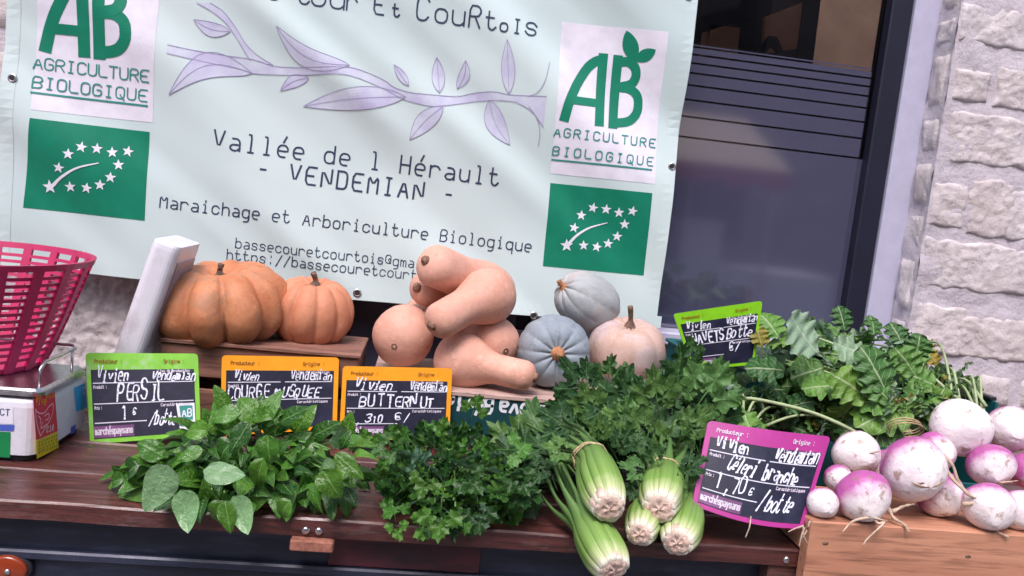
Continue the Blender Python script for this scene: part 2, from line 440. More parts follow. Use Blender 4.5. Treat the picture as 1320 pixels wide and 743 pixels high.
# ------------------------------------------------------------------ stroke lettering
G = {'A':'022842/1434','B':'02083847463505/3544433202','C':'4738180703123243','D':'0802/0232434738 08'.replace(' ',''),'E':'48080242/0535','F':'480802/0535','G':'47381807031232434525','H':'0208/4248/0545','I':'1838/1232/2228','J':'4843321203','K':'0208/480542','L':'080242','M':'0208254842','N':'02084248','O':'120307183847433212','P':'02083847463505','Q':'120307183847433212/2441','R':'02083847463505/2542','S':'473818070615354443321203','T':'0848/2822','U':'080312324348','V':'082248','W':'0812253248','X':'0248/0842','Y':'082548/2522','Z':'08480242',
'a':'16364542/441403123243','b':'0802/0516364543321203','c':'4536160503123243','d':'4842/4536160503123243','e':'044445361605031232','f':'48382722/1646','g':'46413010/4536160503123243','h':'0802/0516364542','i':'162622/1232/2827','j':'362110/3837','k':'0802/460442','l':'182822/1232','m':'0206/05162522/25364542','n':'0206/0516364542','o':'160503123243453616','p':'0006/0516364543321203','q':'4046/4536160503123243','r':'0206/05163645','s':'453616051434433212 03'.replace(' ',''),'t':'1813223243/0636','u':'0603123243/4642','v':'062246','w':'0612253246','x':'0246/0642','y':'0622/4610','z':'06460242',
'1':'172822','0':'120307183847433212','7':'084822','3':'071838473525/3544433212 03'.replace(' ',''),'9':'4535150607183847433222','-':'1535',':':'2223/2627','/':'0148','.':'2223',',':'2210','@':'4313040718384743 3425364 5'.replace(' ',''),"'":'2826','€':'47381807031232 43/0535/0434'.replace(' ','')}
G['é'] = G['e']+'/2739'; G['É'] = G['E']; G['è'] = G['e']+'/2719'
def gly(ch):
    s = G.get(ch)
    if not s: return []
    return [[(float(p[i]), float(p[i+1])) for i in range(0, len(p)-1, 2)] for p in s.split('/')]
def chaikin(P, it=2):
    closed = (P[0] == P[-1]) and len(P) > 3
    for _ in range(it):
        Q = [P[0]] if not closed else []
        for a, b in zip(P[:-1], P[1:]):
            Q += [(a[0]*.78+b[0]*.22, a[1]*.78+b[1]*.22), (a[0]*.22+b[0]*.78, a[1]*.22+b[1]*.78)]
        Q.append(P[-1] if not closed else Q[0]); P = Q
    return P
class Ink:
    """flat print laid on a surface S(u, v, lift) -> world point"""
    def __init__(s, S, lift=.0007, step=.006): s.S, s.lift, s.step, s.V, s.F, s.k = S, lift, step, [], [], 0
    def pt(s, u, v, extra=0): s.V.append(s.S(u, v, s.lift+extra)); return len(s.V)-1
    def stroke(s, P, w, smooth=0, taper=None, extra=0):
        s.k += 1; extra += (s.k % 30)*.00003
        if smooth: P = chaikin(P, smooth)
        Q = [P[0]]
        for a, b in zip(P[:-1], P[1:]):
            L = math.hypot(b[0]-a[0], b[1]-a[1]); k = max(1, int(L/s.step))
            for i in range(1, k+1): Q.append((a[0]+(b[0]-a[0])*i/k, a[1]+(b[1]-a[1])*i/k))
        n = len(Q); prev = None
        for i, q in enumerate(Q):
            a = Q[max(0, i-1)]; b = Q[min(n-1, i+1)]
            dx, dy = b[0]-a[0], b[1]-a[1]; L = math.hypot(dx, dy) or 1e-9
            ww = w*(taper(i/(n-1)) if taper and n > 1 else 1)/2
            nx, ny = -dy/L*ww, dx/L*ww
            ex = ey = 0
            if i == 0: ex, ey = -dx/L*ww*.8, -dy/L*ww*.8
            if i == n-1: ex, ey = dx/L*ww*.8, dy/L*ww*.8
            l = s.pt(q[0]+nx+ex, q[1]+ny+ey, extra); r = s.pt(q[0]-nx+ex, q[1]-ny+ey, extra)
            if prev: s.F.append((prev[0], prev[1], r, l))
            prev = (l, r)
    def fill(s, P, extra=0, rings=3):
        """fan of a star-shaped outline, ringed so that it follows the surface"""
        cx = sum(p[0] for p in P)/len(P); cy = sum(p[1] for p in P)/len(P); s.k += 1; extra += (s.k % 30)*.00003
        c = s.pt(cx, cy, extra); last = None; n = len(P)
        for k in range(1, rings+1):
            f = k/rings; cur = [s.pt(cx+(p[0]-cx)*f, cy+(p[1]-cy)*f, extra) for p in P]
            for i in range(n):
                j = (i+1) % n
                if last: s.F.append((last[i], cur[i], cur[j], last[j]))
                else: s.F.append((c, cur[i], cur[j]))
            last = cur
    def quad(s, c4, nu=12, nv=12, extra=0):
        """grid over a quadrilateral tl,tr,br,bl"""
        base = len(s.V)
        for j in range(nv+1):
            for i in range(nu+1):
                u, v = i/nu, j/nv
                a = [c4[0][k]*(1-u)+c4[1][k]*u for k in (0, 1)]; b = [c4[3][k]*(1-u)+c4[2][k]*u for k in (0, 1)]
                s.pt(a[0]*(1-v)+b[0]*v, a[1]*(1-v)+b[1]*v, extra)
        for j in range(nv):
            for i in range(nu):
                q = base+j*(nu+1)+i; s.F.append((q, q+nu+1, q+nu+2, q+1))
    def text(s, txt, p0, p1, h, w, gw=None, hand=0, slant=0, smooth=1, seed=1):
        """characters centred at equal steps from p0 to p1 along the baseline"""
        n = len(txt); rr = random.Random(seed)
        dx, dy = p1[0]-p0[0], p1[1]-p0[1]; L = math.hypot(dx, dy) or 1
        d = (dx/L, dy/L) if n > 1 else (1, 0); up = (-d[1], d[0]); pitch = L/max(1, n-1)
        gw = gw or (min(h*.55, pitch*.68) if n > 1 else h*.5)
        for i, ch in enumerate(txt):
            jx, jy, js = (rr.uniform(-1, 1)*hand*pitch*.12, rr.uniform(-1, 1)*hand*h*.08, 1+rr.uniform(-1, 1)*hand*.15)
            for P in gly(ch):
                Q = []
                for (x, y) in P:
                    a = (x/4-.5)*gw*(1+.2*hand*rr.uniform(-.5, .5)) + jx + (y-2)/6*h*slant; b = (y-2)/6*h*js + jy + rr.uniform(-1, 1)*hand*h*.03
                    cx = p0[0]+d[0]*pitch*i; cy = p0[1]+d[1]*pitch*i
                    Q.append((cx+d[0]*a+up[0]*b, cy+d[1]*a+up[1]*b))
                if hand:
                    ph = rr.uniform(0, 6); s.stroke(Q, w*rr.uniform(.8, 1.2), smooth, taper=lambda t, ph=ph: .72+.42*math.sin(ph+t*4.2)**2)
                else: s.stroke(Q, w, smooth)
    def obj(s, name, mat, parent):
        o = put(name, (s.V, s.F), mat, parent)
        return o

# ================================================================== SETTING
g = meta(put('ground', ([(-60, -60, 0), (60, -60, 0), (60, 60, 0), (-60, 60, 0)], [(0, 1, 2, 3)]), M['paving']), kind='structure')

# ---------------------------------------------------------------- stone walls
def stone_slab(x0, x1, z0, z1, Yf, depth, seed, nx=None, nz=None, amp=.006, face='Y', Xf=0):
    """one rough block whose face bulges and breaks unevenly, standing proud of the mortar"""
    w, h = x1-x0, z1-z0; ed = min(.016, .11*min(w, h))
    nx = nx or max(5, min(60, int(w/.006))); nz = nz or max(5, min(40, int(h/.006)))
    V, Fc = [], []
    for j in range(nz+1):
        for i in range(nx+1):
            u, v = i/nx, j/nz
            e = min(u*w, (1-u)*w, v*h, (1-v)*h)
            k = min(1, e/(.011+.008*noise.noise(Vector((u*w*30, v*h*30, seed*4))))); k = max(0, k); k = k*k*(3-2*k); s4 = noise.noise(Vector((u*w*130, v*h*130, seed*3)))+abs(noise.noise(Vector((u*w*45, v*h*70, seed*6))))*1.6
            s1 = noise.noise(Vector((u*w*18+seed*3.1, v*h*18, seed)))
            s2 = noise.noise(Vector((u*w*60, v*h*60+seed, seed*2)))
            s3 = noise.noise(Vector((u*w*7, v*h*7, seed*1.7+9)))
            out = depth*(k-.35) + amp*(.9*s1 + .7*s2 + 1.0*s3 + .45*s4)*(k*.8+.2)
            ex = ed*noise.noise(Vector((v*h*22+seed, seed*5, 0)))*(1-2*u)**3; ez = ed*noise.noise(Vector((u*w*22-seed, seed*7, 4)))*(1-2*v)**3
            if j in (0, nz) or i in (0, nx): out = -.012
            a = x0+u*w+ex; z = z0+v*h+ez
            V.append((a, Yf-out, z) if face == 'Y' else (Xf-out, a, z))
    for j in range(nz):
        for i in range(nx):
            q = j*(nx+1)+i
            Fc.append((q, q+1, q+nx+2, q+nx+1) if face == 'Y' else (q, q+1, q+nx+2, q+nx+1))
    return V, Fc
def rough_sheet(x0, x1, z0, z1, Yf, step=.014, amp=.006, face='Y', Xf=0, seed=3):
    nx = max(2, int((x1-x0)/step)); nz = max(2, int((z1-z0)/step)); V, Fc = [], []
    for j in range(nz+1):
        for i in range(nx+1):
            a = x0+(x1-x0)*i/nx; z = z0+(z1-z0)*j/nz
            o = amp*(noise.noise(Vector((a*13, z*13, seed)))+.6*noise.noise(Vector((a*40, z*40, seed))))
            V.append((a, Yf-o, z) if face == 'Y' else (Xf-o, a, z))
    for j in range(nz):
        for i in range(nx):
            q = j*(nx+1)+i; Fc.append((q, q+1, q+nx+2, q+nx+1))
    return V, Fc
WY = 2.00           # face of the right-hand wall
GY = 2.13           # glass
cornerX = at(1240, 0, WY).x
wall = thing('stone_wall', (cornerX+.5, WY, 0), 'pale rough limestone wall to the right of the shop window', 'wall')
put('mortar', join(rough_sheet(cornerX, cornerX+1.6, 0, 3.0, WY), rough_sheet(WY, GY+.1, 0, 3.0, 0, face='X', Xf=cornerX),
    box(cornerX+.01, cornerX+1.6, WY+.02, WY+.35, 0, 3.0)), M['mortar'], wall, True)
def Z1(x, y): p = at(1100+x/2.973, y/2.973, WY); return p.x, p.z
def Z2(x, y): p = at(1100+x/2.973, 250+y/2.973, WY); return p.x, p.z
seen = []
for f, a, b, c, d in [(Z1, 425, 15, 720, 195), (Z1, 405, 268, 500, 392), (Z1, 572, 262, 700, 425), (Z1, 395, 430, 730, 655),
                      (Z2, 322, -40, 408, 128), (Z2, 468, -50, 578, 165), (Z2, 608, -10, 720, 185), (Z2, 262, 172, 700, 392),
                      (Z2, 262, 425, 395, 620), (Z2, 432, 470, 730, 650)]:
    x0, z1 = f(a, b); x1, z0 = f(c, d)
    x0 -= .012; x1 += .012; z0 -= .008; z1 += .008
    x0 = max(x0, cornerX+.004)
    seen.append((x0, x1, z0, z1))
k = 0
for s in seen:
    k += 1; put('stone', stone_slab(*s, WY, .0045, k*1.37, amp=.0042), M['stone'], wall, True)
# courses continue right of and below the picture
z = 0.05; k = 40
while z < 2.9:
    hh = rnd.uniform(.09, .15); x = cornerX+.01
    while x < cornerX+1.5:
        ww = rnd.uniform(.10, .28)
        if not any(x < s[1]+.012 and x+ww > s[0]-.012 and z < s[3]+.012 and z+hh > s[2]-.012 for s in seen) and not (x < 1.75 and .95 < z < 1.95):
            k += 1; put('stone', stone_slab(x, x+ww, z, z+hh, WY, .009, k*1.7, 8, 6), M['stone'], wall, True)
        x += ww+.02
    z += hh+.022
# stones of the window reveal
z = .4; k = 200
while z < 2.9:
    hh = rnd.choice([.07, .10, .13, .16]); k += 1
    put('stone', stone_slab(WY+.006, GY-.048, z, z+hh, 0, .003, k*.9, 7, 8, face='X', Xf=cornerX), M['stone'], wall, True)
    z += hh+.012

LWY = 2.06
lw_x1 = at(438, 400, LWY).x
lw = thing('stone_wall', (-1.2, LWY, 0), 'rough limestone wall behind the left end of the banner, seen between basket and pumpkin', 'wall')
put('mortar', join(rough_sheet(-2.6, lw_x1, 0, 3.0, LWY, .04), box(-2.6, lw_x1-.002, LWY+.02, LWY+.4, 0, 3.0)), M['mortar'], lw, True)
k = 300
a0 = at(70, 352, LWY); a1 = at(232, 470, LWY)
big = (a0.x, a1.x, a1.z-.04, at(150, 340, LWY).z)
put('stone', stone_slab(*big, LWY, .016, 5.5, amp=.008), M['stone'], lw, True)
z = .05
while z < 2.9:
    hh = rnd.uniform(.10, .17); x = -2.5
    while x < lw_x1-.1:
        ww = min(rnd.uniform(.14, .3), lw_x1-x-.01)
        if not (x < big[1]+.01 and x+ww > big[0]-.01 and z < big[3]+.01 and z+hh > big[2]-.01):
            k += 1; put('stone', stone_slab(x, x+ww, z, z+hh, LWY, .012, k*1.1, 8, 6), M['stone'], lw, True)
        x += ww+.02
    z += hh+.022

# ---------------------------------------------------------------- shop window
fo = at(1205, 0, GY-.03).x; fi = at(1178, 0, GY-.03).x; ni = at(1151, 0, GY-.03).x
sillz = at(866, 426, GY-.05).z
win = thing('shop_window', (.8, GY, sillz), 'shop window with striped frosted film and navy and white frame beside the stone wall', 'window')
put('outer_frame', box(fi+.001, cornerX+.004, GY-.045, GY+.04, sillz-.03, 3.0, .004), M['white_frame'], win)
put('inner_frame', box(ni, fi, GY-.035, GY+.03, sillz, 3.0, .004), M['navy'], win)
put('sill', box(.30, cornerX, GY-.09, GY+.03, sillz-.035, sillz-.001, .004), M['white_frame'], win)
put('mullion', box(.26, .30, GY-.03, GY+.03, 0.3, 3.0, .004), M['navy'], win)
put('pane', box(.30, ni, GY, GY+.006, sillz, 3.0), M['glass'], win)
ys = [57, 61.5, 71.5, 82.7, 95.5, 111.5, 130.5, 152.5, 179]
zz = [at(890, y, GY).z for y in ys]
for i in range(len(zz)-1):
    put('frosted_band', box(.302, ni-.012, GY-.0024, GY-.0012, zz[i+1]+.0052, zz[i]), M['film'], win)
put('frosted_band', box(.302, ni-.001, GY-.0024, GY-.0012, sillz+.001, zz[-1]), M['film'], win)
put('lower_wall', box(lw_x1, cornerX, GY-.05, GY+.3, 0, sillz-.04), M['mortar'], win)
door = thing('shop_door', (-.05, GY, 0), 'dark shop door half hidden behind the banner and the pumpkins', 'door')
put('door_panel', box(lw_x1+.03, .255, GY-.06, GY-.052, 0.02, 1.15), M['dark_panel'], door)
put('door_glass', box(lw_x1+.03, .255, GY-.02, GY-.012, 1.16, 3.0), M['film'], door)
put('door_frame', box(lw_x1, lw_x1+.029, GY-.07, GY+.03, 0, 3.0, .003), M['navy'], door)

# interior behind the glass
room = thing('shop_interior', (.8, 3.0, 0), 'dim tan shop interior seen above the frosted film', 'room')
put('back_wall', box(-.6, 3.0, 3.1, 3.15, 0, 3.0), M['interior'], room)
put('side_wall', box(2.6, 2.65, GY+.1, 3.1, 0, 3.0), M['interior'], room)
put('side_wall', box(-.65, -.6, GY+.1, 3.15, 0, 3.0), M['black'], room)
put('floor', box(-.6, 2.6, GY+.1, 3.1, 0.01, .05), M['black'], room)
def wquad(pts, Y, th=.02):
    P = [at(x, y, Y) for x, y in pts]; n = len(P)
    V = P + [p+Vector((0, th, 0)) for p in P]
    return V, [tuple(reversed(range(n))), tuple(range(n, 2*n))] + [(i, (i+1) % n, n+(i+1) % n, n+i) for i in range(n)]
rk = thing('display_easel', at(1000, 60, 2.6), 'black display easel holding tan boards inside the shop window', 'easel')
put('post', wquad([(1040, -30), (1062, -30), (1046, 95), (1026, 92)], 2.55), M['black'], rk)
put('post', wquad([(962, -30), (984, -30), (968, 85), (948, 82)], 2.58), M['black'], rk)
put('post', wquad([(893, 25), (960, 5), (968, 24), (905, 42), (898, 90), (884, 90)], 2.50), M['black'], rk)
put('brace', wquad([(976, 70), (992, 46), (1002, 48), (1010, 66), (1004, 68), (995, 58), (984, 74)], 2.46), M['black'], rk)
put('board', wquad([(986, 22), (1038, 2), (1034, 62), (984, 70)], 2.56), M['card'], rk)
bx = thing('cardboard_box', at(935, 60, 2.5), 'small tan cardboard box inside the shop just above the film', 'box')
put('box_body', wquad([(916, 32), (954, 36), (950, 74), (912, 70)], 2.5, .12), M['card'], bx)
bk = thing('added_dark_sheet', at(930, 20, 2.7), 'added black sheet standing in for the dark shop behind the easel and the film gaps', 'dark sheet')
put('cloth', wquad([(860, -60), (1042, -60), (1036, 84), (1170, 98), (1160, 330), (850, 330)], 2.72), M['black'], bk)  # added black sheet, extended to keep the gaps between the film bands dark

# ---------------------------------------------------------------- street behind the photographer (seen only as reflections)
ob = thing('opposite_building', (0, -9, 0), 'plastered building across the street, mirrored dimly in the shop window', 'building')
put('facade', box(-14, 18, -9.4, -9, 0, 7.5), M['facade'], ob)
for i in range(7):
    for zf in (1.0, 4.2):
        x = -12+i*4
        put('window', box(x, x+1.3, -9.02, -8.99, zf, zf+1.9), M['facade_dark'], ob)
cp = thing('market_canopy', (1.6, -3.2, 0), 'cream market canopy with red scalloped edge, mirrored in the shop window', 'canopy')
for sx in (-1.6, 2.9):
    for sy in (-4.6, -2.4): put('pole', tube([(sx, sy, 0), (sx, sy, 1.8)], .02, 8), M['steel'], cp)
V = [(-1.8, -2.3, 1.75), (3.0, -2.3, 1.75), (3.0, -3.5, 2.3), (-1.8, -3.5, 2.3), (3.0, -4.7, 1.75), (-1.8, -4.7, 1.75)]
V2 = [(a, b, c+.012) for a, b, c in V]
put('cover', (V+V2, [(0, 1, 2, 3), (3, 2, 4, 5), (9, 8, 7, 6), (11, 10, 8, 9), (0, 6, 7, 1), (5, 4, 10, 11), (0, 3, 9, 6), (3, 5, 11, 9), (1, 7, 8, 2), (2, 8, 10, 4)]), M['cream'], cp)
V, Fc = [], []
for i in range(121):
    x = -1.8+4.8*i/120; V += [(x, -2.29, 1.75), (x, -2.29, 1.64-.05*abs(math.sin(i*math.pi/8)))]
    if i: Fc.append((2*i-2, 2*i-1, 2*i+1, 2*i))
put('valance', (V, Fc), M['red_cloth'], cp)
st = thing('added_white_table', (2.2, -3.6, 0), 'added white table standing in for the bright strip mirrored in the shop window', 'table')
put('tablecloth', box(1.0, 4.0, -4.0, -3.2, .35, .86, .01), M['white_cloth'], st)  # added white surface, gives the window a bright strip to reflect
for sx in (0.1, 3.7):
    for sy in (-3.9, -3.3): put('leg', box(sx-.02, sx+.02, sy-.02, sy+.02, 0, .35), M['steel'], st)

for x0, x1, lab in ((1.75, 2.22, 'left'), (2.45, 2.85, 'right')):  # added white blocks for the bright patches reflected below the canopy
    wb = thing('added_white_block', ((x0+x1)/2, -3.4, .86), 'added white block standing in for a bright patch, %s of two, mirrored in the shop window' % lab, 'box', 'added white blocks mirrored in the window')
    put('box_body', box(x0, x1, -3.7, -3.3, .861, 1.24, .01), M['white_cloth'], wb); put('box_lid', box(x0-.01, x1+.01, -3.71, -3.29, 1.2405, 1.29, .01), M['white_cloth'], wb)

# ================================================================== BANNER
BY = 2.0 - .035
def sstep(a, b, x):
    t = max(0, min(1, (x-a)/(b-a))); return t*t*(3-2*t)
def bdisp(x, z):
    # long diagonal folds falling to the right, softer ripples near the hem
    s = x*.80 - (z-1.3)*.60; t = x*.60 + (z-1.3)*.80
    d = .026*noise.noise(Vector((s*1.3+2.0, t*5.2, 1.3)))
    d += .007*noise.noise(Vector((s*2.2, t*13, 7.7)))
    m = sstep(1.25, 1.0, z)
    d += .006*m*noise.noise(Vector((x*9, z*1.6, 3)))
    d += .004*noise.noise(Vector((x*3, z*4, 11)))
    for (fx, fz, L, amp) in ((-.50, 1.68, .55, .016), (-.15, 1.55, .5, .014), (-.78, 1.60, .3, .006), (.30, 1.52, .35, .008)):
        ds = (x-fx)*.82-(z-fz)*.57; dt = (x-fx)*.57+(z-fz)*.82
        d += amp*math.exp(-(dt/.048)**2)*math.exp(-((ds-L/2)/(L*.6))**2)
    return d
def SB(x, z, lift): return Vector((x, BY-bdisp(x, z)-lift, z))
def bp(px, py):
    p = at(px, py, BY)
    p = at(px, py, BY-bdisp(p.x, p.z)); return (p.x, p.z)
bl = bp(6, 60)[0]; br_ = (bp(895, 0)[0]+bp(853, 400)[0])/2; bz0 = (bp(456, 396)[1]+bp(840, 414)[1])/2; bz1 = 1.98
ban = thing('vinyl_banner', ((bl+br_)/2, BY, bz0), 'wrinkled mint vinyl farm banner with organic logos hung across the shop window', 'banner')
V, Fc = [], []; nx, nz = 230, 140
for j in range(nz+1):
    for i in range(nx+1):
        V.append(SB(bl+(br_-bl)*i/nx, bz0+(bz1-bz0)*j/nz, 0))
for j in range(nz):
    for i in range(nx):
        q = j*(nx+1)+i; Fc.append((q, q+1, q+nx+2, q+nx+1))
n0 = len(V)
V += [Vector((v.x, v.y+.0012, v.z)) for v in V[:n0]]
Fc += [tuple(reversed([a+n0 for a in f])) for f in Fc[:nx*nz]]
for i in range(nx): Fc += [(i, i+n0, i+1+n0, i+1), (nz*(nx+1)+i, nz*(nx+1)+i+1, nz*(nx+1)+i+1+n0, nz*(nx+1)+i+n0)]
for j in range(nz):
    a = j*(nx+1); b = a+nx+1; Fc += [(a, b, b+n0, a+n0), (a+nx, a+nx+n0, b+nx+n0, b+nx)]
put('sheet', (V, Fc), M['vinyl'], ban, True)
# hems: folded and welded edge strips
for (a, b) in (((bl+.016, bz0), (bl+.016, bz1)), ((br_-.016, bz0), (br_-.016, bz1)), ((bl, bz0+.016), (br_, bz0+.016))):
    I = Ink(SB, .0007, .02); I.stroke([a, b], .030); I.obj('hem', M['vinyl'], ban)
def eyelet(x, z):
    c = SB(x, z, .001); e = put('eyelet', join(xf(lathe([(.0045, .0), (.006, .002), (.0095, .002), (.0105, 0)], 20), orient((0, -1, .05), 0, c))), M['eyelet'], ban, True)
    put('hole', xf(lathe([(.0001, .0025), (.0056, .0026)], 16), orient((0, -1, .05), 0, c)), M['hole'], e)
for q in ((16, 101), (866, 215), (688, 407), (887, -4)): eyelet(*bp(*q))
eyelet(bl+.02, 1.85); eyelet(-.5, bz0+.018); eyelet(-.15, bz0+.018)

L = Ink(SB)
for ch, x, h in [('s', 352, 20), ('c', 392, 22), ('o', 410, 27), ('u', 434, 27), ('r', 453, 22), ('E', 488, 22), ('t', 510, 14), ('C', 544, 27), ('o', 568, 24), ('u', 590, 24), ('R', 611, 25), ('t', 632, 21), ('o', 649, 15), ('I', 666, 17), ('s', 684, 23)]:
    y = 5.5+(x-392)*.137; a = bp(x, y); b = bp(x+1, y+.137)
    L.text(ch, a, (a[0]+.001, a[1]), h/510, .0040, gw=.60*h/510 if ch in 'oust' else .52*h/510)
L.obj('farm_name', M['ink'], ban)
for txt, a, b, h, w in [("Vallée de l Hérault", (281.5, 191.5), (635.5, 239), 21, .0042), ("- VENDEMIAN -", (338, 230), (577, 262), 21, .0048),
                        ("Maraichage et Arboriculture Biologique", (210.5, 268), (680, 324.5), 14.5, .0030),
                        ("bassecouretcourtois@gmail", (307, 320), (549, 347.2), 12, .0023), ("https://bassecouretcourtois", (296, 334.5), (563, 364.5), 12, .0023)]:
    a, b = bp(*a), bp(*b); n = len(txt)-1; i = 0
    for word in txt.split(' '):
        q0 = [a[k]+(b[k]-a[k])*i/n for k in (0, 1)]; j = i+max(1, len(word)-1); q1 = [a[k]+(b[k]-a[k])*j/n for k in (0, 1)]
        L = Ink(SB); L.text(word if len(word) > 1 else word+' ', q0, q1, h/512, w); L.obj('word', M['ink'], ban); i += len(word)+1

def monogram(P, dx=0, dy=0):
    pass
# organic labels: the right one in full, the left one cut by the top of the picture
zr = lambda x, y: bp(660+x/2.0625, y/2.0625)
def label_panel(f, tl, tr, br2, bl2, ag, bi, ul, hh):
    I = Ink(SB, .0006); I.quad([f(*tl), f(*tr), f(*br2), f(*bl2)], 24, 24); p = I.obj('organic_label', M['ink_white'], ban)
    T = Ink(SB, .0014, .004)
    T.text('AGRICULTURE', f(*ag[0]), f(*ag[1]), hh, .0030, gw=hh*.72); T.text('BIOLOGIQUE', f(*bi[0]), f(*bi[1]), hh, .0030, gw=hh*.74)
    T.stroke([f(*ul[0]), f(*ul[1])], .0042)
    T.obj('lettering', M['ink_teal'], p); return p
def ab(f, sc, p, mat):
    T = Ink(SB, .0014, .004); w = .0235*sc
    T.stroke([f(*q) for q in [(140, 313), (152, 270), (172, 225), (200, 180), (222, 163), (240, 160)]], w, 2)
    T.stroke([f(*q) for q in [(242, 153), (232, 326)]], w); T.stroke([f(*q) for q in [(160, 266), (234, 276)]], w*.85)
    T.stroke([f(*q) for q in [(281, 158), (268, 332)]], w)
    T.stroke([f(*q) for q in [(281, 166), (310, 164), (328, 180), (330, 205), (318, 226), (285, 232)]], w*.95, 2)
    T.stroke([f(*q) for q in [(278, 232), (315, 236), (336, 258), (334, 300), (312, 325), (268, 328)]], w*.95, 2)
    def lf(b, t, wd):
        P = []; n = 10
        dx, dy = t[0]-b[0], t[1]-b[1]
        for i in range(n+1): s = i/n; k = math.sin(math.pi*s)**.8*wd; P.append((b[0]+dx*s-dy*k, b[1]+dy*s+dx*k))
        for i in range(n-1, 0, -1): s = i/n; k = math.sin(math.pi*s)**.8*wd; P.append((b[0]+dx*s+dy*k, b[1]+dy*s-dx*k))
        T.fill([f(*q) for q in P])
    lf((326, 168), (304, 82), .24); lf((326, 163), (382, 133), .26)
    T.obj('monogram', mat, p)
p = label_panel(zr, (133, 58), (417, 85), (380, 490), (102, 462), ((119, 363), (372, 392)), ((115, 413), (366, 441)), ((106, 425), (370, 452)), .0205)
ab(zr, 1, p, M['ink_green'])
def zl(x, y):      # the left label is the same print, moved 1.3 m along the banner
    q = zr(x, y); return q
z1 = lambda x, y: bp(x/2.476, y/2.476)
rp0 = zr(102, 462); lp0 = z1(97, 350)
# left panel measured in the photo
tlx, tlz = z1(118, -140); trx, trz = z1(517, -97)
I = Ink(SB, .0006)
I.quad([(lp0[0], lp0[1]+.375), (z1(487, 392)[0], z1(487, 392)[1]+.375), z1(487, 392), lp0], 24, 24)
p = I.obj('organic_label', M['ink_white'], ban)
T = Ink(SB, .0014, .004)
T.text('AGRICULTURE', z1(121, 220), z1(462, 262), .0255, .0032, gw=.0185); T.text('BIOLOGIQUE', z1(118, 281), z1(456, 324), .0255, .0032, gw=.0190)
T.stroke([z1(100, 295), z1(470, 339)], .0045); T.obj('lettering', M['ink_teal'], p)
def fl(x, y):      # map the right label's drawing onto the left one
    a, b = zr(140, 313), zr(268, 332); c, d = z1(147, 152), z1(318, 178)
    s = (d[0]-c[0])/(b[0]-a[0])
    q = zr(x, y)
    return (c[0]+(q[0]-a[0])*s, c[1]+(q[1]-a[1])*s)
ab(fl, 1.16, p, M['ink_green'])

def flag(f, c4, stars, curve, sz, big):
    I = Ink(SB, .0006); I.quad([f(*q) for q in c4], 22, 16); p = I.obj('organic_flag', M['ink_green'], ban)
    T = Ink(SB, .0014)
    for i, (x, y) in enumerate(stars):
        c = f(x, y); r = sz*(big if i == len(stars)-1 else 1)
        P = []
        for k in range(10):
            a = math.pi/2+k*math.pi/5+.12*(i % 3-1); rr = r if k % 2 == 0 else r*.42
            P.append((c[0]+math.cos(a)*rr, c[1]+math.sin(a)*rr))
        T.fill(P, rings=2)
    T.stroke([f(*q) for q in curve], .0075, 2, taper=lambda t: 1.1-.85*t)
    T.obj('stars', M['ink_star'], p)
flag(z1, [(95, 377), (478, 422), (462, 705), (74, 663)], [(260, 470), (310, 475), (359, 487), (409, 484), (218, 492), (379, 527), (188, 536), (353, 567), (225, 597), (277, 601), (320, 591), (160, 597)],
     [(162, 600), (195, 566), (245, 535), (315, 521)], .0135, 1.25)
flag(zr, [(102, 487), (373, 514), (350, 733), (82, 708)], [(215, 553), (250, 557), (284, 566), (320, 562), (184, 573), (299, 597), (165, 606), (279, 629), (190, 653), (225, 657), (255, 648), (145, 653)],
     [(146, 653), (172, 625), (205, 605), (253, 593)], .0135, 1.25)

# branch drawing
z2 = lambda x, y: bp(200+x/3.715, y/3.715)
z3 = lambda x, y: bp(450+x/3.715, y/3.715)
br = thing_b = Ink(SB, .0006)
up = [z2(*q) for q in [(60, 215), (150, 235), (300, 262), (420, 278), (480, 288), (570, 320), (700, 325), (870, 320), (940, 322), (1010, 345), (1100, 385)]] + [z3(*q) for q in [(215, 420), (290, 445), (400, 455), (520, 465), (600, 445), (700, 438), (760, 455), (880, 460), (945, 462)]]
lo = [z2(*q) for q in [(55, 255), (180, 285), (300, 310), (420, 335), (470, 355), (600, 360), (720, 362), (870, 352), (950, 365), (1050, 405), (1120, 438)]] + [z3(*q) for q in [(250, 475), (330, 498), (400, 512), (500, 502), (600, 487), (700, 480), (800, 488), (880, 535), (930, 610)]]
def strip(I, a, b, n=90):
    def rs(P):
        d = [0]
        for p, q in zip(P[:-1], P[1:]): d.append(d[-1]+math.hypot(q[0]-p[0], q[1]-p[1]))
        out = []
        for i in range(n+1):
            t = d[-1]*i/n; k = 0
            while k < len(P)-2 and d[k+1] < t: k += 1
            s = (t-d[k])/((d[k+1]-d[k]) or 1); out.append((P[k][0]+(P[k+1][0]-P[k][0])*s, P[k][1]+(P[k+1][1]-P[k][1])*s))
        return out
    A, B = rs(a), rs(b); prev = None
    for p, q in zip(A, B):
        ids = [I.pt(p[0]+(q[0]-p[0])*k/8, p[1]+(q[1]-p[1])*k/8) for k in range(9)]
        if prev:
            for k in range(8): I.F.append((prev[k], prev[k+1], ids[k+1], ids[k]))
        prev = ids
strip(br, up, lo)
s_up = [z2(*q) for q in [(265, 15), (330, 55), (385, 130), (435, 215), (490, 268), (565, 312)]]; s_lo = [z2(*q) for q in [(200, 15), (280, 60), (345, 115), (395, 190), (430, 250), (455, 290)]]
br.lift = .0008; strip(br, s_up, s_lo, 40)
ln = Ink(SB, .0015, .004)
for P in (up, lo, s_up, s_lo): ln.stroke(P, .0014, 1)
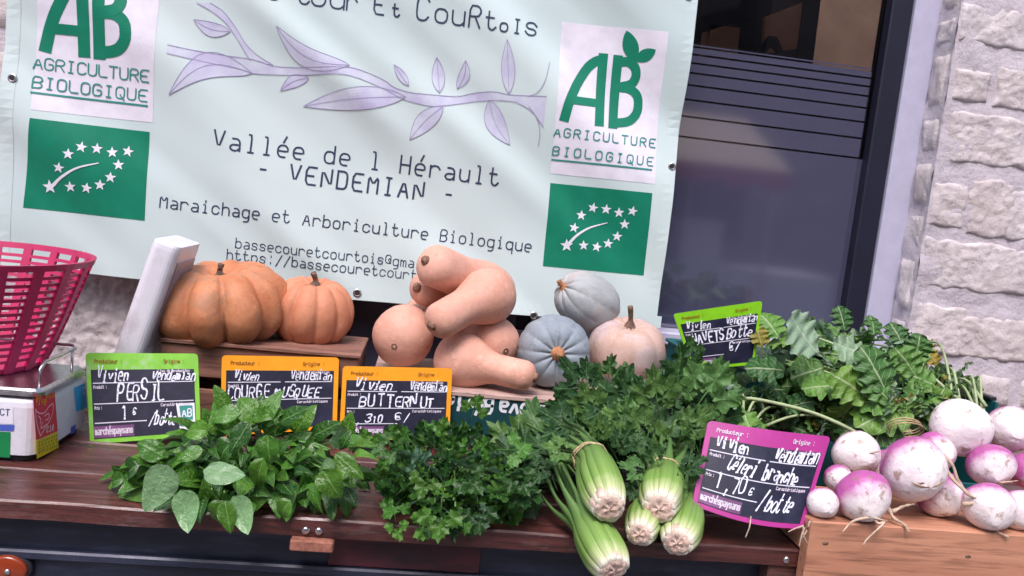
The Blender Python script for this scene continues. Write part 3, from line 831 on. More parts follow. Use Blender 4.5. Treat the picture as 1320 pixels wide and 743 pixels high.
for f, b, t, w, bend in [(z2, (360, 152), (185, 95), 34, -.1), (z2, (465, 352), (65, 455), 62, .22), (z2, (735, 375), (600, 435), 30, .1), (z2, (930, 312), (580, 125), 48, -.16),
                         (z2, (1200, 465), (710, 510), 56, .03), (z3, (285, 412), (215, 310), 20, 0), (z3, (433, 445), (420, 275), 30, 0), (z3, (518, 425), (558, 290), 26, .1),
                         (z3, (765, 450), (757, 190), 32, 0), (z3, (450, 512), (290, 670), 44, .05), (z3, (670, 480), (770, 695), 46, .08)]:
    n = 12; dx, dy = t[0]-b[0], t[1]-b[1]; Ld = math.hypot(dx, dy); ux, uy = dx/Ld, dy/Ld; A, B, C = [], [], []
    for i in range(n+1):
        s = i/n; k = math.sin(math.pi*s**.85)**.9*w; c = math.sin(math.pi*s)*bend*Ld
        cx, cy = b[0]+dx*s-uy*c, b[1]+dy*s+ux*c
        A.append(f(cx-uy*k, cy+ux*k)); B.append(f(cx+uy*k, cy-ux*k)); C.append(f(cx, cy))
    br.lift = .0011
    for p_, q_ in zip(A, B): pass
    strip(br, A, B, 24)
    ln.stroke(A, .0011, 1); ln.stroke(B, .0011, 1); ln.stroke(C, .0011, 1)
for f, P in ((z3, [(860, 462), (905, 445), (940, 390), (960, 300)]), (z3, [(860, 510), (905, 570), (915, 640), (905, 700)])): ln.stroke([f(*q) for q in P], .0016, 2)
b_o = br.obj('branch_drawing', M['lilac'], ban); ln.obj('outline', M['lilac_line'], b_o)

# ================================================================== STALL
TZ = .75
stall = thing('market_stall', (0, 1.5, 0), 'dark red weathered plank stall top on a navy trailer body', 'stall')
x_l, x_r = -1.7, 1.9
rows = [(1.178, 1.30), (1.304, 1.45), (1.454, 1.62), (1.624, 1.80), (1.804, 1.95)]
def plank(x0, x1, y0, y1, z0, z1, seed):
    n = int((x1-x0)/.03); V, Fc = [], []
    for i in range(n+1):
        x = x0+(x1-x0)*i/n; w = .0025*noise.noise(Vector((x*7, seed, 0))); w2 = .003*noise.noise(Vector((x*9, seed, 5)))
        c = .003
        for (y, z) in ((y0+w2, z0), (y0+w2, z1-c+w), (y0+c+w2, z1+w), (y1-c, z1+w), (y1, z1-c+w), (y1, z0)): V.append((x, y, z))
    for i in range(n):
        for k in range(6):
            k2 = (k+1) % 6; Fc.append((i*6+k, i*6+k2, i*6+6+k2, i*6+6+k))
    Fc.append(tuple(range(5, -1, -1))); Fc.append(tuple(n*6+k for k in range(6)))
    return V, Fc
for i, (a, b) in enumerate(rows):
    xs = [x_l, rnd.uniform(-.3, .9), x_r]
    if i == 0: xs = [x_l, x_r]
    for s, e in zip(xs[:-1], xs[1:]):
        put('plank', plank(s, e-.003, a, b, TZ-.028, TZ-rnd.uniform(0, .003), i*3.3+s), M['plank'], stall)
# lower fascia board with bolts, under the middle of the front plank
fz = TZ-.028
for q in ((394, 684), (411, 685), (1014, 722)):
    c = at(q[0], q[1], 1.178); c.z = min(c.z, TZ-.010); c.y = 1.1785
    put('bolt', xf(lathe([(.0065, 0), (.0062, .002), (.004, .004), (.0001, .0042)], 10), orient((0, -1, 0), 0, c)), M['steel'], stall, True)
c0 = at(374, 686, 1.16); c1 = at(428, 716, 1.16)
put('beam', box(c0.x, c1.x, 1.165, 1.9, c1.z, fz-.001, .002), M['endgrain'], stall)
c0 = at(990, 726, 1.19)
put('beam', box(c0.x, c0.x+.055, 1.185, 1.9, .5, fz-.001, .003), M['plank_edge'], stall)
put('trailer_side', box(x_l, .62, 1.215, 1.235, .18, fz-.001), M['trailer'], stall)
rz = at(250, 722, 1.21).z
put('side_rib', box(x_l, .60, 1.203, 1.2149, rz-.012, rz+.003, .003), M['trailer'], stall)
put('side_rib', box(x_l, .60, 1.207, 1.2149, rz-.13, rz-.11, .003), M['trailer'], stall)
a = at(425, 690, 1.2); b = at(620, 720, 1.2)
put('rusty_patch', box(a.x, b.x, 1.210, 1.2145, rz+.004, fz-.002, .001), M['rust'], stall)
put('wheel', xf(lathe([(.10, -.05), (.20, -.06), (.22, -.03), (.22, .03), (.20, .06), (.10, .05)], 32), orient((0, 1, 0), 0, (.0, 1.33, .22))), M['black_plastic'], stall, True)
for sx in (-1.6, 1.7): put('leg', box(sx, sx+.05, 1.25, 1.30, 0, TZ-.03), M['plank_edge'], stall)
for sx in (-1.6, 1.7): put('leg', box(sx, sx+.05, 1.85, 1.90, 0, TZ-.03), M['plank_edge'], stall)
rc = at(8, 736, 1.2)
rf = thing('amber_reflector', (rc.x, 1.2, rc.z), 'round amber reflector screwed to the navy trailer side', 'reflector')
put('housing', xf(lathe([(.027, 0), (.027, .008), (.024, .012), (.0001, .0125)], 28), orient((0, -1, 0), 0, (rc.x, 1.215, rc.z), (1.25, 1.0, 1))), M['black_plastic'], rf, True)
put('lens', xf(lathe([(.0235, .01), (.0235, .016), (.02, .019), (.0001, .0195)], 28), orient((0, -1, 0), 0, (rc.x, 1.215, rc.z), (1.25, 1.0, 1))), M['amber'], rf, True)
put('screw', xf(lathe([(.0045, .019), (.004, .022), (.0001, .0225)], 12), orient((0, -1, 0), 0, (rc.x+.004, 1.215, rc.z+.001))), M['steel'], rf, True)

# ---------------------------------------------------------------- pine box under the turnips
PX0 = at(1044, 690, 1.15).x; PZ = at(1048, 672, 1.15).z
pb = thing('pine_box', (PX0+.4, 1.3, .45), 'pale pine board box under the turnips at the right end', 'box')
put('front_board', box(PX0, PX0+1.0, 1.15, 1.176, PZ-.30, PZ, .002), M['pine'], pb)
put('side_board', box(PX0+.001, PX0+.03, 1.177, 1.177+.14, TZ+.003, PZ-.001, .002), M['pine'], pb)
put('top_board', box(PX0+.031, PX0+1.0, 1.177, 1.177+.15, PZ-.02, PZ-.0015, .002), M['pine'], pb)
for q in ((1064, 701), (1248, 718)):
    c = at(q[0], q[1], 1.15)
    put('knot', xf(lathe([(.0042, 0), (.003, .0006), (.0001, .0007)], 12), orient((0, -1, 0), 0, (c.x, 1.15, c.z), (1.3, .7, 1))), M['gstem'], pb, True)

# ---------------------------------------------------------------- crates
CF = 1.60
cz = at(340, 447, CF).z; cx0 = at(207, 445, CF).x; cx1 = at(464, 445, CF).x
cr = thing('wooden_crate', ((cx0+cx1)/2, CF, TZ), 'upturned dark wooden crate carrying the two orange pumpkins', 'crate')
zg0 = at(268, 503, CF).z; zg1 = at(268, 487, CF).z
put('slat', box(cx0, cx1, CF, CF+.010, zg1, cz-.008, .0015), M['crate_wood'], cr)
put('slat', box(cx0+.002, cx1-.002, CF+.001, CF+.011, TZ+.006, zg0, .0015), M['crate_wood'], cr)
for k in range(4):
    y0 = CF-.006+k*.054
    put('top_slat', box(cx0-.004+.003*k, cx1+.004, y0, y0+.049, cz-.0075, cz-.0005*k, .0015), M['crate_wood'], cr)
for x in (cx0+.004, cx1-.026):
    for y in (CF+.0115, CF+.18): put('post', box(x, x+.022, y, y+.02, TZ+.001, cz-.009, .002), M['crate_wood'], cr)
for x in (cx0+.001, cx1-.009): put('side_slat', box(x, x+.008, CF+.033, CF+.178, zg1, cz-.0085, .001), M['crate_wood'], cr)
put('back_slat', box(cx0, cx1, CF+.201, CF+.209, TZ+.01, cz-.009, .001), M['crate_wood'], cr)
st_ = at(463, 462, CF)
put('staple', box(cx1-.028, cx1-.012, CF-.0016, CF-.0002, st_.z-.0012, st_.z+.0012), M['hole'], cr)

PF = 1.585
pz = at(640, 503, PF).z; px0 = at(478, 500, PF).x; px1 = at(862, 500, PF).x; pz = (at(590, 504, PF).z+at(700, 514, PF).z)/2
pc = thing('printed_crate', ((px0+px1)/2, PF, TZ), 'upturned pale crate with dark green printed side under butternuts and grey squashes', 'crate')
put('printed_side', box(px0, px1, PF, PF+.008, pz-.085, pz-.010, .001), M['teal_dark'], pc)
put('top_board', box(px0-.003, px1+.003, PF-.004, PF+.30, pz-.0095, pz, .0015), M['pale_wood'], pc)
for x in (px0+.004, px1-.022): put('post', box(x, x+.018, PF+.0085, PF+.026, TZ+.001, pz-.0105, .001), M['pale_wood'], pc)
for x in (px0+.004, px1-.022): put('post', box(x, x+.018, PF+.26, PF+.278, TZ+.001, pz-.0105, .001), M['pale_wood'], pc)
put('lower_slat', box(px0, px1, PF+.001, PF+.0085, TZ+.006, pz-.10, .001), M['pale_wood'], pc)
SC = lambda x, z, l: Vector((x, PF-l, z))
I = Ink(SC, .0008, .004)
def cp_(px, py): p = at(px, py, PF); return (p.x, p.z)
# the print is upside down: text runs right to left
I.text("Sanova", cp_(717, 526), cp_(651, 517.5), .031, .0062, gw=.0150)
I.text("Béziers", cp_(631, 513.5), cp_(555, 505), .031, .0062, gw=.0150)
I.obj('lettering', M['white_text'], pc)

def teal_crate(x0, x1, y0, y1, zt, label, rim=.0):
    t = thing('plastic_crate', ((x0+x1)/2, (y0+y1)/2, TZ), label, 'crate', 'teal plastic crates')
    put('back_side', box(x0, x1, y1-.006, y1, TZ+.002, zt-.008, .001), M['teal'], t)
    put('left_side', box(x0, x0+.006, y0+.0065, y1-.0065, TZ+.002, zt-.008, .001), M['teal'], t)
    put('right_side', box(x1-.006, x1, y0+.0065, y1-.0065, TZ+.002, zt-.008, .001), M['teal'], t)
    put('front_side', box(x0, x1, y0, y0+.006, TZ+.002, TZ+.03, .001), M['teal'], t)
    put('bottom', box(x0+.007, x1-.007, y0+.007, y1-.007, TZ+.0015, TZ+.006), M['teal'], t)
    h = .008
    put('rim', join(box(x0-.006, x1+.006, y1-.010, y1+.006, zt-h, zt, .002), box(x0-.006, x0+.010, y0+.02, y1-.0105, zt-h, zt, .002), box(x1-.010, x1+.006, y0+.02, y1-.0105, zt-h, zt, .002)), M['black_plastic' if rim else 'teal'], t)
    return t
tc = at(1292, 512, 1.50)
teal_crate(at(985, 480, 1.50).x, tc.x, 1.50, 1.86, at(1268, 500, 1.62).z, 'teal plastic crate with black rim holding turnip greens by the stone wall', 1)
tl_ = at(868, 440, 1.86)
teal_crate(tl_.x, tl_.x+.26, 1.60, 1.90, tl_.z, 'teal plastic crate behind the celery leaves, next to the pink squash')

# ================================================================== GOURDS
def pumpkin(name, c, rx, rz_, ribs, mat, label, depth=.14, tilt=(0, -.25, 1), seed=0, irregular=0, stem=None, stem_mat='gstem', dimple=.35, cat='pumpkin', pw=.55, parts=True, spin=0, group=None, stemlen=.03, stemr=.009):
    t = thing(name, (c.x, c.y, c.z-rz_), label, cat, group)
    n = 28; prof = []
    for i in range(n+1):
        a = -math.pi/2+math.pi*i/n
        prof.append((math.cos(a), math.sin(a)))
    rr = random.Random(seed)
    cuts = sorted([(k+rr.uniform(-.28, .28)*irregular)/ribs*2*math.pi for k in range(ribs)])
    def fn(th, tt, r, z):
        # distance to nearest groove, normalised in its segment
        best = 0; sid = 0; x = (th-cuts[0]) % (2*math.pi)+cuts[0]
        for k in range(ribs):
            a, b = cuts[k], cuts[(k+1) % ribs]+(2*math.pi if k == ribs-1 else 0)
            if a <= x <= b: best = (x-a)/(b-a); sid = k; break
        bulge = (math.sin(math.pi*best))**pw
        f = 1-depth*(1-bulge)
        f *= 1+.05*irregular*noise.noise(Vector((sid*3.3, seed, 0)))*2
        f *= 1+.03*noise.noise(Vector((math.cos(th)*2*r+seed, math.sin(th)*2*r, z*2)))
        rad = r**.80*f
        zz = z*(1-.10*(1-bulge)*(1-r)) - (dimple*math.exp(-(r/.30)**2)*(1 if z > 0 else -.6))*(1 if z > 0 else 1)
        return rad, zz
    g = lathe(prof, ribs*12, fn)
    Mx = orient(Vector(tilt), spin, c, (rx, rx, rz_))
    put('body', xf(g, Mx), M[mat], t, True)
    if stem:
        ax = Vector(tilt).normalized(); base = Mx @ Vector((0, 0, 1-dimple-.05))
        side = Vector(stem)
        P = [base, base+ax*stemlen*.5, base+ax*stemlen*.9+side*.25, base+ax*stemlen*1.3+side]
        s = tube(catmull(P, 4), lambda q: stemr*(1.7-1.1*min(1, q*2.2)+.3*max(0, q-.6)), 9)
        put('stem', s, M[stem_mat], t, True)
    return t
s = ppm(1.74)
c = at(286, 391, 1.69)
pumpkin('pumpkin', Vector((c.x, 1.69, c.z)), .143, .087, 9, 'pumpkin', 'large deeply ribbed brownish orange pumpkin, left of the pair on the dark crate', .27, (-.10, -.14, 1), 4, 1.5, (.004, 0, .004), dimple=.34, group='pumpkins on the dark crate', stemlen=.020, spin=.55)
c = at(402, 402, 1.73)
pumpkin('pumpkin', Vector((c.x, 1.73, c.z)), .090, .076, 11, 'pumpkin2', 'smaller pale orange pumpkin, right of the pair on the dark crate', .13, (.05, -.12, 1), 9, .4, (-.006, -.004, .004), dimple=.22, group='pumpkins on the dark crate', stemlen=.020)

def butternut(Ps, Pb, rn, rb, label, bend=.0, seed=0, stemdir=None, stem=True):
    """Ps = stem-end centre, Pb = bulb centre (both ends are rounded beyond)"""
    ax = (Pb-Ps); L = ax.length; axn = ax.normalized()
    t = thing('butternut_squash', (min(Ps, Pb, key=lambda p: p.z).x, Ps.y, min(Ps.z-rn, Pb.z-rb)), label, 'squash', 'butternut squashes piled on the printed crate')
    n = 26; prof = []
    tot = rn*.75+L+rb*.92
    for i in range(n+1):
        a = i/n; d = -rn*.75+tot*(.5-.5*math.cos(math.pi*a))
        if d < 0: r = rn*math.sqrt(max(0, 1-(d/(rn*.75))**2))
        else:
            k = sstep(.40, .95, d/L); r = rn*(1-k)+rb*k
            if d > L: r = rb*math.sqrt(max(0, 1-((d-L)/(rb*.92))**2))
            if d < L: r = min(r, rb)
        prof.append((max(r, .0004), d))
    g = lathe(prof, 28, lambda th, q, r, z: (r*(1+.025*noise.noise(Vector((math.cos(th), math.sin(th), z*12+seed))) + .008*math.cos(th*5+seed)), z))
    a, b = frame_of(axn)
    q = Matrix((a, b, axn)).transposed().to_4x4()
    V = []
    for v in g[0]:
        w = q @ v; s_ = max(0, min(1, v.z/L)); V.append(Ps + w + Vector((0, 0, 1))*(bend*math.sin(math.pi*s_)))
    put('body', (V, g[1]), M['butternut'], t, True)
    if stem:
        e = Ps-axn*rn*.72; d = stemdir or -axn
        put('stem', tube([e-d*.006, e+d*.002, e+d*.006, e+d*.005, e+d*.002], lambda u: (.0115, .0105, .0085, .005, .002)[min(4, int(u*4.01))], 10), M['bstem'], t, True)
    e = Pb+axn*rb*.90
    put('blossom_scar', xf(lathe([(.0075, -.003), (.0065, .002), (.0045, .0012), (.0001, .0005)], 10), orient(axn, 0, e)), M['gstem'], t, True)
    return t
at_ = at
butternut(at(562, 343, 1.68), at(628, 378, 1.80), .046, .067, 'topmost butternut squash of the pile, neck pointing left', .004, 1, Vector((-.7, -.7, .1)))
butternut(at(548, 372, 1.745), at(610, 380, 1.87), .038, .055, 'butternut squash tucked under the topmost one, dark stem to the left', 0, 2, Vector((-1, -.25, .2)))
butternut(at(569, 413, 1.60), at(630, 382, 1.70), .038, .061, 'butternut squash lying diagonally on the front of the pile, stem low left', .003, 3, Vector((-.75, -.7, .0)))
butternut(at(546, 402, 1.86), at(519, 434, 1.70), .040, .065, 'leftmost butternut squash showing its round blossom end to the front', 0, 4)
butternut(at(600, 415, 1.84), at(637, 442, 1.715), .040, .057, 'butternut squash behind the lowest one, round end facing out at the right', 0, 5)
butternut(at(676, 484, 1.60), at(594, 465, 1.66), .031, .061, 'lowest front butternut squash, neck pointing right to the grey squash', .0, 6, Vector((.9, -.3, -.25)))
butternut(at(563, 398, 1.76), at(600, 408, 1.80), .036, .045, 'butternut squash almost hidden in the middle of the pile', 0, 7, stem=False)

c = at(714, 453, 1.69)
pumpkin('grey_squash', c, .080, .068, 12, 'grey_squash', 'blue-grey squash facing forward with a stubby orange stem', .03, (-.02, -1, .10), 2, .2, (0, -.004, .0), 'ostem', .16, 'squash', .6, stemlen=.026, stemr=.0105)
c = at(757, 389, 1.79)
pumpkin('pale_squash', c, .066, .080, 10, 'pale_squash', 'pale grey squash lying on its side atop the other two, below the green flag', .03, (-.85, -.35, .42), 5, .3, (-.004, 0, .008), 'ostem', .04, 'squash', .6, stemlen=.010, stemr=.009)
c = at(808, 450, 1.74)
pumpkin('pink_squash', c, .089, .068, 9, 'pink_squash', 'pinkish beige squash with dark stem beside the window, right of the blue-grey one', .06, (-.05, -.22, 1), 6, .3, (-.006, -.004, .012), 'gstem', .22, 'squash', .5, stemlen=.030, stemr=.009)

# ================================================================== PRICE TAGS
def tag(px4, Y, k, col, label, writing, band=.19, small='tag_small', bend=None, extra=None, z0=TZ, eco=False):
    P = [at(x, y, Y, k, z0) for x, y in px4]     # tl tr br bl
    nrm = (P[1]-P[0]).cross(P[3]-P[0]).normalized()
    if nrm.y > 0: nrm = -nrm
    asp = 1.4
    def S(x, y, l):                               # x 0..asp, y 0..1 upwards
        u = x/asp; v = 1-y
        p = (P[0]*(1-u)+P[1]*u)*(1-v)+(P[3]*(1-u)+P[2]*u)*v
        if bend: p = p + bend(u, v)
        return p+nrm*(l)
    lo_ = min((P[2]+P[3])/2, P[3], key=lambda q: q.z)
    t = thing('price_tag', ((P[2]+P[3])/2), label, 'price tag', 'chalk price tags')
    # card with rounded corners, 3 mm thick
    out = []; rc = .05
    for (cx, cy, a0) in ((asp-rc, 1-rc, 0), (rc, 1-rc, 90), (rc, rc, 180), (asp-rc, rc, 270)):
        for i in range(5):
            a = R(a0+i*22.5); out.append((cx+math.cos(a)*rc, cy+math.sin(a)*rc))
    dense = []
    for i, a in enumerate(out):
        b = out[(i+1) % len(out)]; n = max(1, int(math.hypot(b[0]-a[0], b[1]-a[1])/.12))
        for j in range(n): dense.append((a[0]+(b[0]-a[0])*j/n, a[1]+(b[1]-a[1])*j/n))
    V, Fc = [], []; n = len(dense); rings = 6
    for l in (.0, -.003):
        base = len(V); V.append(S(asp/2, .5, l))
        for r_ in range(1, rings+1):
            f = r_/rings
            for p in dense: V.append(S(asp/2+(p[0]-asp/2)*f, .5+(p[1]-.5)*f, l))
        for i in range(n): Fc.append((base, base+1+i, base+1+(i+1) % n))
        for r_ in range(1, rings):
            a = base+1+(r_-1)*n; b = a+n
            for i in range(n): Fc.append((a+i, b+i, b+(i+1) % n, a+(i+1) % n))
    e1 = 1+(rings-1)*n; e2 = len(V)//2+e1
    for i in range(n): Fc.append((e1+i, e2+i, e2+(i+1) % n, e1+(i+1) % n))
    put('card', (V, Fc), M[col], t)
    I = Ink(S, .0005, .1); I.quad([(.055, 1-band), (asp-.055, 1-band), (asp-.055, .05), (.055, .05)], 10, 8); I.obj('slate_panel', M['slate'], t)
    I = Ink(S, .0009, .06)
    t1, t2, t3 = .66, .43, .22
    for a, b, y in ((.08, .70, t1), (.76, asp-.08, t1), (.08, asp-.08, t2), (.08, .72, t3)): I.stroke([(a, y), (b, y)], .011)
    I.obj('ruled_lines', M['tag_line'], t)
    I = Ink(S, .0009, .05)
    I.text('Producteur :', (.12, 1-band*.62), (.44, 1-band*.62), .045, .008); I.text('Origine :', (.98, 1-band*.62), (1.22, 1-band*.62), .045, .008)
    I.obj('small_print', M[small], t)
    I = Ink(S, .0009, .05)
    I.text('Lieu de production', (.90, .775), (1.28, .775), .032, .0065); I.text('Produit :', (.09, .60), (.24, .60), .032, .0065)
    I.text('Prix :', (.09, .37), (.17, .37), .032, .0065); I.text('Caractéristiques', (.92, .375), (1.27, .375), .032, .0065)
    I.obj('small_print', M['tag_smallw'], t)
    I = Ink(S, .0008, .1); I.quad([(.057, .185), (.56, .185), (.56, .06), (.057, .06)], 5, 3); I.obj('print_block', M['slate_pink'], t)
    I = Ink(S, .0012, .05); I.text('marchéspaysans', (.09, .095), (.53, .095), .075, .013); I.obj('brand_print', M['tag_smallw'], t)
    for i, (txt, a, b, h, w) in enumerate(writing):
        I = Ink(S, .0013, .03); I.text(txt, a, b, h, w, hand=1.3, slant=[.05, .22, .30, .12][(len(label)+i) % 4], smooth=2, seed=i*7+len(txt)+len(label)); I.obj('chalk_word', M['chalk'], t)
    if eco:
        I = Ink(S, .0012, .05); I.quad([(1.10, .40), (asp-.065, .40), (asp-.06, .07), (1.14, .07)], 3, 3); e = I.obj('eco_sticker', M['stk_white'], t)
        I = Ink(S, .0016, .05); I.quad([(1.14, .37), (asp-.09, .37), (asp-.09, .20), (1.16, .20)], 3, 3); I.stroke([(1.16, .13), (1.30, .13)], .012); I.obj('eco_print', M['ink_teal'], e)
        I = Ink(S, .0019, .02); I.text('AB', (1.20, .24), (1.27, .24), .09, .014); I.obj('eco_monogram', M['stk_white'], e)
    return t
tag([(110, 455), (255, 456), (259, 562), (116, 573)], 1.46, .35, 'tag_green', 'worn lime green price tag for parsley between scale and herbs', [
    ('Vivien', (.16, .68), (.48, .68), .14, .017), ('Vendemian', (.82, .68), (1.32, .68), .12, .017), ('PERSIL', (.40, .45), (.92, .45), .20, .020),
    ('1', (.45, .235), (.45, .235), .19, .024), ('€', (.66, .30), (.66, .30), .07, .011), ('/botte', (.78, .17), (1.06, .17), .15, .018)], small='tag_small', eco=True)
tag([(286, 458), (437, 461), (434, 553), (284, 562)], 1.55, .25, 'tag_orange', 'orange price tag for musk pumpkin, under the big pumpkin crate', [
    ('Vivien', (.16, .685), (.42, .685), .11, .014), ('Vendemian', (.84, .685), (1.30, .685), .12, .014), ('COURGE', (.12, .45), (.54, .45), .15, .018), ('MUSQUÉE', (.66, .45), (1.14, .45), .14, .018),
    ('3', (.30, .235), (.30, .235), .14, .017), ('€', (.66, .27), (.66, .27), .08, .012)])
tag([(442, 472), (583, 475), (579, 566), (437, 568)], 1.545, .25, 'tag_orange', 'orange price tag for butternut, in front of the butternut pile', [
    ('Vivien', (.18, .68), (.60, .68), .14, .018), ('Vendemian', (.88, .675), (1.32, .675), .12, .017), ('BUTTERNUT', (.28, .45), (1.14, .45), .15, .021),
    ('3', (.27, .235), (.27, .235), .13, .018), (',', (.36, .235), (.36, .235), .09, .014), ('10', (.43, .235), (.50, .235), .11, .016), ('€/', (.72, .26), (.84, .26), .12, .015)])
tag([(913, 542), (1071, 563), (1034, 682), (892, 651)], 1.142, .55, 'tag_magenta', 'magenta price tag for celery, tilted in front of the turnips', [
    ('Vivien', (.16, .70), (.46, .70), .15, .019), ('Vendemian', (.82, .66), (1.30, .69), .15, .020), ('Céleri', (.32, .49), (.58, .48), .16, .020), ('branche', (.74, .46), (1.12, .45), .15, .020),
    ('1,70', (.24, .27), (.52, .26), .17, .019), ('€', (.66, .27), (.66, .27), .08, .012), ('/botte', (.78, .16), (1.14, .16), .17, .021)], small='tag_smallw', bend=lambda u, v: Vector((0, -.010*math.sin(math.pi*u), -.006*v*math.sin(math.pi*u))))
tag([(868, 405), (983, 388), (972, 470), (893, 478)], 1.56, .1, 'tag_green2', 'bright lime green price tag poking out of the leaves by the window', [
    ('Vivien', (.16, .69), (.50, .69), .12, .020), ('Vendemian', (.84, .69), (1.32, .69), .12, .018), ('NAVETS', (.20, .46), (.70, .46), .16, .026), ('Botte', (.84, .46), (1.22, .46), .16, .026),
    ('2', (.40, .25), (.40, .25), .14, .02), ('€/', (.86, .27), (1.0, .27), .13, .02)], z0=.95)

# ================================================================== SCALE AND BASKET
nc = onz(44, 598, TZ)
SX1 = nc.x; SY0 = 1.327; SX0 = SX1-.34; SY1 = onz(113, 555, TZ).y+.02
ztop = at(44, 518, SY0).z
sc_ = thing('market_scale', ((SX0+SX1)/2, (SY0+SY1)/2, TZ), 'white shop scale with steel pan, stickers and leaning display tower', 'scale')
def rbox(x0, x1, y0, y1, z0, z1, rc, taper=.0):
    out = []
    for (cx, cy, a0) in ((x1-rc, y1-rc, 0), (x0+rc, y1-rc, 90), (x0+rc, y0+rc, 180), (x1-rc, y0+rc, 270)):
        for i in range(6): a = R(a0+i*18); out.append((cx+math.cos(a)*rc, cy+math.sin(a)*rc))
    n = len(out); V, Fc = [], []; mx, my = (x0+x1)/2, (y0+y1)/2
    lv = [(z0, 1), (z1-.012, 1-taper), (z1-.004, 1-taper-.012), (z1, 1-taper-.035)]
    for z, f in lv:
        for p in out: V.append((mx+(p[0]-mx)*f, my+(p[1]-my)*f, z))
    for k in range(len(lv)-1):
        for i in range(n): Fc.append((k*n+i, k*n+(i+1) % n, k*n+n+(i+1) % n, k*n+n+i))
    Fc += [tuple(reversed(range(n))), tuple(range((len(lv)-1)*n, len(lv)*n))]
    return V, Fc
put('foot_base', rbox(SX0+.01, SX1-.01, SY0+.01, SY1-.01, TZ+.001, TZ+.012, .02), M['scale_grey'], sc_)
put('body', rbox(SX0, SX1, SY0, SY1, TZ+.012, ztop, .022), M['scale_white'], sc_, False)
panz = ztop+.018
put('pan', join(rbox(SX0-.01, SX1+.004, SY0+.005, SY1-.02, panz-.006, panz, .02), rbox(SX0+.05, SX1-.05, SY0+.05, SY1-.06, ztop-.002, panz-.0065, .02)), M['steel'], sc_)
ra = [(SX1-.008, SY0+.02, panz-.002), (SX1-.006, SY0+.02, panz+.030), (SX1-.006, SY0+.035, panz+.040), (SX1-.006, SY1-.06, panz+.040), (SX1-.02, SY1-.035, panz+.040), (SX0+.05, SY1-.035, panz+.040)]
put('wire_rail', tube(ra, .0028, 8), M['steel'], sc_, True)
put('rail_post', tube([(SX1-.006, SY1-.07, panz-.002), (SX1-.006, SY1-.07, panz+.040)], .0024, 8), M['steel'], sc_, True)
put('rail_post', tube([(SX1-.17, SY1-.035, panz-.002), (SX1-.17, SY1-.035, panz+.040)], .0024, 8), M['steel'], sc_, True)
# stickers on front and side faces
SF = lambda x, z, l: Vector((x, SY0-l, z)); SS = lambda y, z, l: Vector((SX1+l, y, z))
def sf(px, py): p = at(px, py, SY0); return (p.x, p.z)
def ss(px, py):
    d = ray(px, py); p = CAM+d*((SX1-CAM.x)/d.x); return (p.y, p.z)
def sticker(S, c4, mat, lift=.0006):
    I = Ink(S, lift, .01); I.quad(c4, 2, 2); return I.obj('sticker', M[mat], sc_)
sticker(SF, [sf(-40, 521), sf(17, 524), sf(17, 547), sf(-40, 545)], 'stk_white')
sticker(SF, [sf(-40, 546), sf(19, 548), sf(18, 556), sf(-40, 554)], 'stk_dblue')
o = sticker(SF, [sf(-40, 555), sf(14, 557), sf(13, 590), sf(-40, 587)], 'stk_green')
I = Ink(SF, .001, .01); I.text('CT', sf(3, 535), sf(10, 535.5), .010, .0014); I.text('Market', sf(-30, 535), sf(-8, 534), .010, .0014); I.obj('lettering', M['ink'], sc_)
sticker(SS, [ss(42, 515), ss(70, 505), ss(74, 556), ss(46, 568)], 'stk_red')
sticker(SS, [ss(46, 568.5), ss(74, 556.5), ss(75, 577), ss(47, 592)], 'stk_yellow')
sticker(SS, [ss(95, 500), ss(109, 494), ss(112, 525), ss(98, 531)], 'stk_blue')
sticker(SS, [ss(91, 551), ss(97, 547), ss(97, 557), ss(91, 561)], 'stk_dblue')
I = Ink(SS, .0011, .01)
zq = lambda x, y: ss(x/7.427, 500+y/7.427)
for P in ([(335, 205), (350, 235), (390, 250), (430, 230), (460, 180), (500, 150)], [(500, 150), (505, 200), (490, 270), (460, 330), (380, 460)], [(335, 205), (335, 280), (350, 370), (380, 460)], [(360, 270), (385, 300), (380, 340)], [(420, 270), (460, 240), (465, 290), (430, 310)], [(400, 330), (375, 400), (440, 350)]):
    I.stroke([zq(*q) for q in P], .0022, 1)
I.obj('fox_drawing', M['stk_pink'], sc_)
I = Ink(SS, .0011, .01); I.text('NOS', zq(440, 110), zq(500, 85), .012, .0026); I.text('Vive', zq(340, 160), zq(420, 160), .012, .0026); I.obj('lettering', M['stk_orange'], sc_)
I = Ink(SS, .0013, .01); I.text('CIR', zq(445, 425), zq(495, 408), .009, .0018); I.text('C', zq(793, 60), zq(794, 60), .012, .0020); I.obj('lettering', M['stk_white'], sc_)
I = Ink(SS, .0011, .01)
for k, y in enumerate((530, 562, 596, 628)):
    I.text('abeoumes'[k % 3:], zq(370, y), zq(535, y-66), .0045, .0011)
I.obj('lettering', M['stk_green'], sc_)
